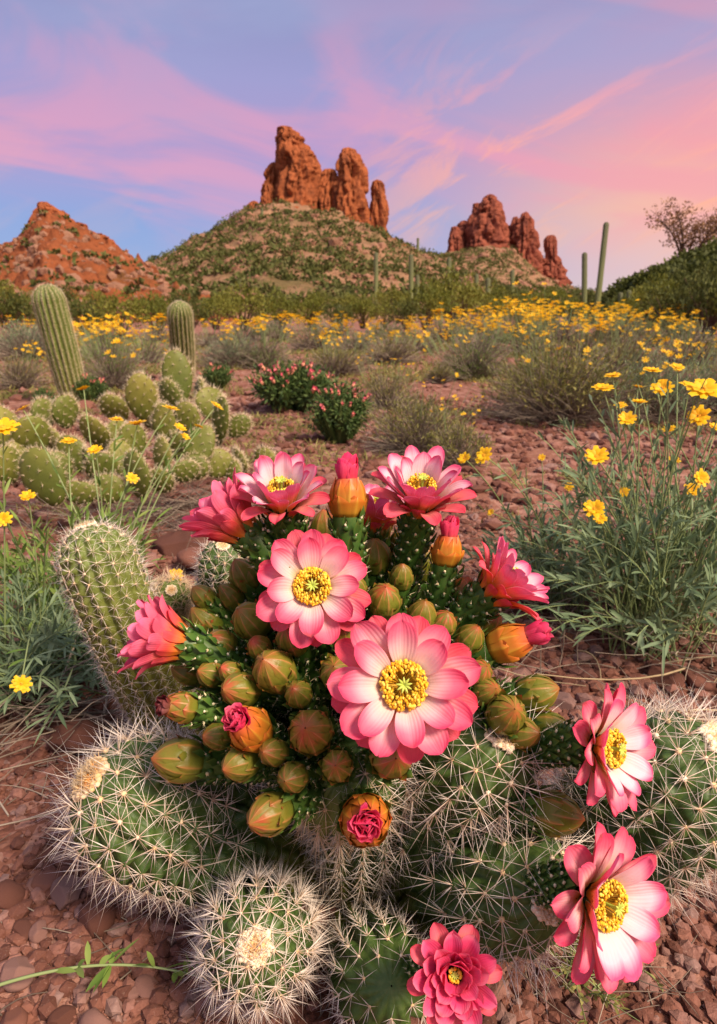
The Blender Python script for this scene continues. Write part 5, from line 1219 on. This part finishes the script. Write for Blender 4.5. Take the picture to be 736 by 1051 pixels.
# ------------------------------------------------------------------ brittlebush domes of the middle distance
def dome_bush(px, yb, wpx, hpx, nfl, label, group, leafmat='leaf_sage', twigfrac=0.5, dens=1.0, fr=0.011, name='brittlebush', fl_up=0.25, part_fl=True, d=None, gray_low=True):
    b = G(px, yb) if d is None else W(px, yb, d)
    dep = np.dot(b - CAMP, FWD); Rr = wpx / 2 / FPX * dep * 1.15; H = hpx / FPX * dep * 1.05
    root = thing(name, label, 'shrub', b, group)
    n = int(420 * dens); a = rng.uniform(0, 2*PI, n); el = np.arcsin(rng.uniform(0.05, 1, n)); rr = rng.uniform(0.6, 1.0, n)
    p2 = b + np.stack([np.cos(a) * np.cos(el) * Rr * rr, np.sin(a) * np.cos(el) * Rr * rr, np.sin(el) * H * rr], -1)
    p2 = p2 + (fbm((p2 - b) / Rr * 1.4 + px, 3) * 0.25)[:, None] * (p2 - b)
    p0 = np.repeat(b[None], n, 0); p0[:, :2] += rng.normal(0, Rr * 0.10, (n, 2)); p0[:, 2] -= 0.01
    p1 = p0 * 0.5 + p2 * 0.5 + rng.normal(0, Rr * 0.09, (n, 3)); p1[:, 2] += H * 0.03
    mb = MB(); th = 0.0011 * max(1, dep / 3); P = multi_tubes(mb, p0, p1, p2, th * 1.7, th * 0.7, 6, 3, randc(n)); tag(mb.build('branch', M['twig'], root), kind='stuff')
    m = int(3200 * dens); k = rng.integers(0, n, m); t = np.clip(1 - np.abs(rng.normal(0, 0.28, m)), 0.15, 1.0) if gray_low else rng.uniform(0.2, 1, m)
    x = t * 5; i0 = np.minimum(x.astype(int), 4); f = (x - i0)[:, None]; pos = P[k, i0] * (1 - f) + P[k, i0 + 1] * f + rng.normal(0, Rr * 0.02, (m, 3))
    ok = (pos[:, 2] - b[2] > H * 0.28 * rng.uniform(0.6, 1.5, m)) if gray_low else (pos[:, 2] > b[2])
    pos = pos[ok]; m = len(pos); dd = nz(rng.normal(0, 0.7, (m, 3)) + nz(pos - b) + [0, 0, 0.4])
    ml = MB(); L = max(0.022, Rr * 0.06); leaves(ml, pos, dd, nz(rng.normal(size=(m, 3)) + [0, 0, .5]), L * rng.uniform(0.6, 1.3, m), L * 0.2, randc(m), n=2, fold=0.2)
    ml.build('foliage', M[leafmat], root)
    if nfl:
        nc_ = max(3, nfl // 10); kc = rng.integers(0, nc_, nfl); a = rng.uniform(0, 2*PI, nc_)[kc] + rng.normal(0, 0.28, nfl); q = np.clip(np.sqrt(rng.uniform(0, 1, nc_))[kc] * 1.05 + rng.normal(0, 0.12, nfl), 0, 1.1)
        z = H * (0.62 + 0.5 * np.sqrt(np.clip(1 - q**2, 0, 1))) * rng.uniform(0.85, 1.12, nfl) + H * fl_up * rng.uniform(0, 1, nfl)
        fp = b + np.stack([np.cos(a) * q * Rr, np.sin(a) * q * Rr, z], -1)
        ms = MB(); s0 = b + (fp - b) * np.array([0.75, 0.75, 0.55]); multi_tubes(ms, s0, (s0 + fp) / 2 + [0, 0, 0.02], fp, th, th * 0.7, 3, 3, randc(nfl)); tag(ms.build('flower_stalk', M['stalk'], root), kind='stuff')
        r = fr * max(0.8, dep / 4)
        if part_fl and nfl <= 100:
            for p in fp: small_daisy(root, p, r * rng.uniform(0.8, 1.3))
        else:
            mf = MB(); k6 = 6; aa = np.tile(np.arange(k6) / k6 * 2*PI, nfl); dd = np.stack([np.cos(aa), np.sin(aa), np.full(len(aa), 0.5)], -1)
            leaves(mf, np.repeat(fp, k6, 0), dd, np.tile([0, 0, 1.0], (len(aa), 1)), r * 1.2, r * 0.8, randc(len(aa)), n=1, tipw=0.6)
            tag(mf.build('flower_head', M['yellow'], root), kind='stuff')
    return root
MG = 'yellow flowering bushes in the middle distance'
dome_bush(572, 432, 172, 84, 98, 'widest round grey bush with a green and yellow top, behind bare soil', MG, dens=2.6, fr=0.018, fl_up=0.35)
dome_bush(668, 432, 130, 70, 34, 'grey green bush behind the yellow flowers on the right', MG, 'leaf_grey', dens=1.6, fr=0.013)
dome_bush(735, 425, 90, 64, 22, 'sage bush cut by the right picture edge', MG, 'leaf_grey', dens=1.2, fr=0.013)
dome_bush(485, 388, 90, 48, 60, 'green bush full of yellow flowers left of the widest grey bush', MG, 'leaf_green', dens=1.3, fr=0.013, gray_low=False)
dome_bush(425, 462, 120, 62, 16, 'low twiggy grey bush just behind the top flowers', MG, dens=1.6, fr=0.012)
dome_bush(470, 478, 70, 50, 10, 'small wispy bush with a few yellow flowers behind the top flower', MG, dens=0.7, fr=0.010)
dome_bush(395, 420, 70, 40, 20, 'small grey bush between the coral mound and the dry grey tuft', MG, dens=0.8, fr=0.011)
dome_bush(452, 392, 28, 18, 0, 'tight pale grey dome shaped tuft left of the flowering green bush', None, 'leaf_sage', dens=0.8, name='grey_tuft')
dome_bush(240, 378, 76, 36, 0, 'pale sage bush right of the straight young saguaro', MG, 'leaf_grey', dens=1.2)
dome_bush(30, 368, 84, 38, 8, 'pale sage bush at the left edge behind the leaning saguaro', MG, 'leaf_grey', dens=1.2)
dome_bush(118, 398, 84, 52, 84, 'yellow flowering bush between the two young saguaros', MG, 'leaf_green', dens=1.1, fr=0.018)
dome_bush(20, 398, 66, 34, 22, 'yellow flowering bush left of the leaning young saguaro', MG, 'leaf_sage', dens=0.9, fr=0.012)
dome_bush(270, 378, 70, 34, 36, 'yellow flowering bush behind the broad pink mound, on its left', MG, 'leaf_green', dens=1.0, gray_low=False)
dome_bush(345, 384, 80, 30, 40, 'yellow flowering bush behind the broad pink mound, on its right', MG, 'leaf_sage', dens=1.0)
dome_bush(400, 372, 70, 28, 30, 'yellow flowering bush behind the dry grey tuft', MG, 'leaf_sage', dens=0.9)
dome_bush(640, 385, 80, 44, 40, 'yellow flowering bush behind the widest grey bush, on its right', MG, 'leaf_sage', dens=1.0)
dome_bush(705, 378, 80, 36, 34, 'yellow flowering bush below the dark green hillside', MG, 'leaf_sage', dens=1.0)
FG_ = 'far yellow flowering bushes across the flat'
k = 0
for (px, yb, wpx, hpx, nf) in [(455, 352, 60, 24, 70), (520, 352, 70, 30, 90), (575, 352, 70, 30, 90), (625, 354, 60, 28, 70), (540, 364, 70, 30, 80), (490, 362, 60, 24, 70), (600, 366, 60, 28, 70), (665, 356, 60, 24, 50), (710, 356, 60, 24, 40), (430, 362, 50, 20, 40), (400, 354, 50, 18, 30), (365, 360, 56, 20, 40), (320, 358, 60, 22, 50), (285, 352, 50, 20, 40),
                               (250, 352, 50, 18, 30), (215, 356, 40, 18, 26), (150, 372, 56, 26, 50), (105, 368, 60, 26, 60), (70, 364, 40, 22, 40), (10, 362, 60, 22, 16), (340, 345, 60, 16, 24), (480, 345, 60, 22, 40), (560, 345, 60, 24, 50), (640, 346, 60, 22, 30), (700, 346, 70, 22, 24), (395, 345, 50, 16, 20), (280, 344, 50, 16, 20), (160, 352, 50, 18, 24), (40, 350, 60, 18, 16), (100, 352, 50, 16, 18)]:
    dome_bush(px, yb, wpx, hpx, nf, 'distant low bush dotted with yellow flowers', FG_, ['leaf_sage', 'leaf_green', 'leaf_grey'][k % 3], dens=0.45, fr=0.015, part_fl=False, fl_up=0.3); k += 1
# ------------------------------------------------------------------ stones and gravel
def stone_mesh(seed, flatn=0.7, sub=4):
    r = np.random.default_rng(seed); v, f = ICO[sub]; v = v.copy()
    for _ in range(9):                                     # chip flat faces off
        n = nz(r.normal(size=3)); h = r.uniform(0.62, 0.9); d = v @ n; v = v - np.clip(d - h, 0, None)[:, None] * n
    v = v * np.array([1, r.uniform(0.65, 0.95), flatn * r.uniform(0.8, 1.1)]); v = v * (1 + 0.05 * fbm(v * 2.2 + seed, 4))[:, None]
    mb = MB(); mb.add(v, f, np.tile([0, 0, r.uniform(0, 1), 0], (len(v), 1)), 0, True); return mb.mesh('stone', M['stone'])
SM = [stone_mesh(i, [0.75, 0.5, 0.85][i % 3]) for i in range(9)]
def stone(px, py, wpx, me, label, group=None, sink=0.25, rz=None, sq=1.0):
    b = G(px, py); dep = np.dot(b - CAMP, FWD); s = wpx / 2 / FPX * dep * 1.12
    o = bpy.data.objects.new('stone', me); COL.objects.link(o); o.location = (b[0], b[1], float(gz(b[0], b[1])) + s * 0.30 * sq)
    o.scale = (s, s, s * sq); o.rotation_euler = (rng.normal(0, 0.15), rng.normal(0, 0.15), rng.uniform(0, 6.28) if rz is None else rz)
    return tag(o, label, 'stone', group)
SG = 'larger stones lying loose on the gravel'
for a in [(69, 914, 38, 0, 'rounded pinkish stone left of the round cactus, above its twin'), (97, 936, 40, 3, 'rounded brown stone left of the round cactus, lowest of a pair'), (17, 993, 34, 6, 'orange red stone near the left edge above the trailing sprig'), (7, 920, 36, 5, 'purplish grey stone cut by the left edge'),
          (22, 950, 26, 1, 'small pink stone between the grey edge stone and the rounded pair'), (40, 950, 22, 2, 'angular red stone left of the rounded brown one'), (47, 905, 34, 4, 'long slanting reddish stone left of the rounded pinkish one'), (152, 1004, 30, 7, 'flat brown stone under the round cactus, on its left'), (97, 1042, 32, 8, 'pale pink stone below the trailing sprig'),
          (133, 1010, 20, 2, 'narrow orange stone beside the flat brown one'), (31, 908, 20, 7, 'small orange stone above the long slanting one'), (62, 1034, 26, 1, 'pink stone at the start of the trailing sprig leaves'), (12, 1040, 30, 4, 'dull red stone in the bottom left corner'),
          (680, 744, 40, 3, 'pointed pink stone above the right edge cactus'), (684, 694, 46, 1, 'flat dark red slab below the right leafy plant'), (716, 694, 40, 4, 'flat pink slab next to the dark red one, at the right edge'), (578, 722, 28, 0, 'pinkish stone just right of the buds'), (536, 690, 20, 6, 'small salmon stone behind the magenta tipped bud on the right'),
          (80, 762, 52, 5, 'big rust red stone under the floppy left plant'), (186, 562, 56, 1, 'broad red slab behind the left pointing flower'), (215, 578, 60, 4, 'long flat red slab in front of the slim upright column'), (150, 580, 36, 7, 'red stone right of the leaning column cactus'), (192, 604, 50, 4, 'low red slab behind the small brownish cactus')]:
    stone(a[0], a[1], a[2], SM[a[3]], a[4], SG, sq=0.7 if 'slab' in a[4] or 'flat' in a[4] else 1.0)
k = 0; tries = 0
while k < 150 and tries < 4000:
    tries += 1
    px, py = rng.uniform(0, 736), rng.uniform(430, 1051)
    if py > 640 and 110 < px < 560 and py < 900: continue
    w_ = rng.uniform(9, 19) * (0.45 if py < 560 else 1.0 if py > 800 else 0.75)
    stone(px, py, w_, SM[rng.integers(0, 9)], 'small reddish stone among the loose gravel', 'small stones among the gravel', sq=rng.uniform(0.6, 1)); k += 1
# gravel as one uncountable sheet of chips: denser and smaller close by
def gravel(n, rlo, rhi, azw, smin, smax, pw=4.0, sub=1):
    r = np.sqrt(rng.uniform(rlo**2, rhi**2, n)); a = rng.uniform(-azw, azw, n); x, y = r * np.sin(a), r * np.cos(a)
    keep = fbm(np.stack([x, y, 0*x], -1) * 4.0, 3) > -0.22 * rng.uniform(-0.3, 1.5, n); x, y = x[keep], y[keep]; m = len(x)
    s = smin + (smax - smin) * rng.uniform(0, 1, m) ** pw
    P = np.stack([x, y, gz(x, y) + s * 0.28], -1)
    return P, np.stack([s * rng.uniform(0.8, 1.3, m), s * rng.uniform(0.6, 1, m), s * rng.uniform(0.4, 0.8, m)], -1), randc(m)
mb = MB()
for args in ((30000, 0.40, 1.05, R_(44), 0.0015, 0.013), (30000, 1.0, 2.2, R_(36), 0.0025, 0.019), (22000, 2.0, 5.5, R_(46), 0.005, 0.036)):
    P, S, c = gravel(*args); blobs(mb, P, S, 1, 0.20, c)
P, S, c = gravel(7500, 5, 16, R_(48), 0.014, 0.06); blobs(mb, P, S, 1, 0.2, c)
tag(mb.build('gravel', M['stone']), 'loose red gravel covering the ground', 'gravel', kind='stuff')
# dry grass and low weeds between the bushes
mb = MB(); n = 8000; r = np.sqrt(rng.uniform(1.5**2, 26**2, n)); r = 1.5 + (r - 1.5) * rng.uniform(0.15, 1, n); a = rng.uniform(-R_(50), R_(50), n)
x, y = r * np.sin(a), r * np.cos(a); keep = fbm(np.stack([x, y, 0*x], -1) * 0.8 + 30, 3) > 0.02; x, y, r = x[keep], y[keep], r[keep]; n = len(x); per = 16
b = np.repeat(np.stack([x, y, gz(x, y)], -1), per, 0); b[:, :2] += rng.normal(0, 0.03, (len(b), 2)) * np.repeat(np.clip(r / 3, 1, 4), per)[:, None]
d = nz(rng.normal(0, 0.6, (len(b), 3)) * [1, 1, 0] + [0, 0, 0.8]); L = np.repeat(np.clip(0.03 + r * 0.011, 0, 0.2), per) * rng.uniform(0.4, 1.2, len(b))
cc = np.repeat(randc(n), per, 0)
leaves(mb, b, d, nz(rng.normal(size=(len(b), 3))), L, L * 0.06 + 0.001 * np.repeat(r, per) * 0.4, cc, n=2, droop=0.25)
tag(mb.build('low_weeds', M['leaf_sage']), 'low dry weeds and grass between the bushes', 'weeds', kind='stuff')
# loose straw and dead twigs on the near ground
mb = MB(); n = 900; r = np.sqrt(rng.uniform(0.45**2, 2.4**2, n)); a = rng.uniform(-R_(40), R_(36), n); x, y = r * np.sin(a), r * np.cos(a); th = rng.uniform(0, PI, n); l = rng.uniform(0.02, 0.10, n)
p0 = np.stack([x, y, gz(x, y) + 0.004], -1); p2 = p0 + np.stack([np.cos(th) * l, np.sin(th) * l, rng.uniform(0, 0.012, n)], -1); p1 = (p0 + p2) / 2 + rng.normal(0, 0.006, (n, 3)); p1[:, 2] = np.maximum(p1[:, 2], p0[:, 2])
multi_tubes(mb, p0, p1, p2, 0.0009, 0.0005, 5, 4, randc(n))
tag(mb.build('straw_litter', M['twig']), 'bits of dead twig and straw on the gravel', 'litter', kind='stuff')
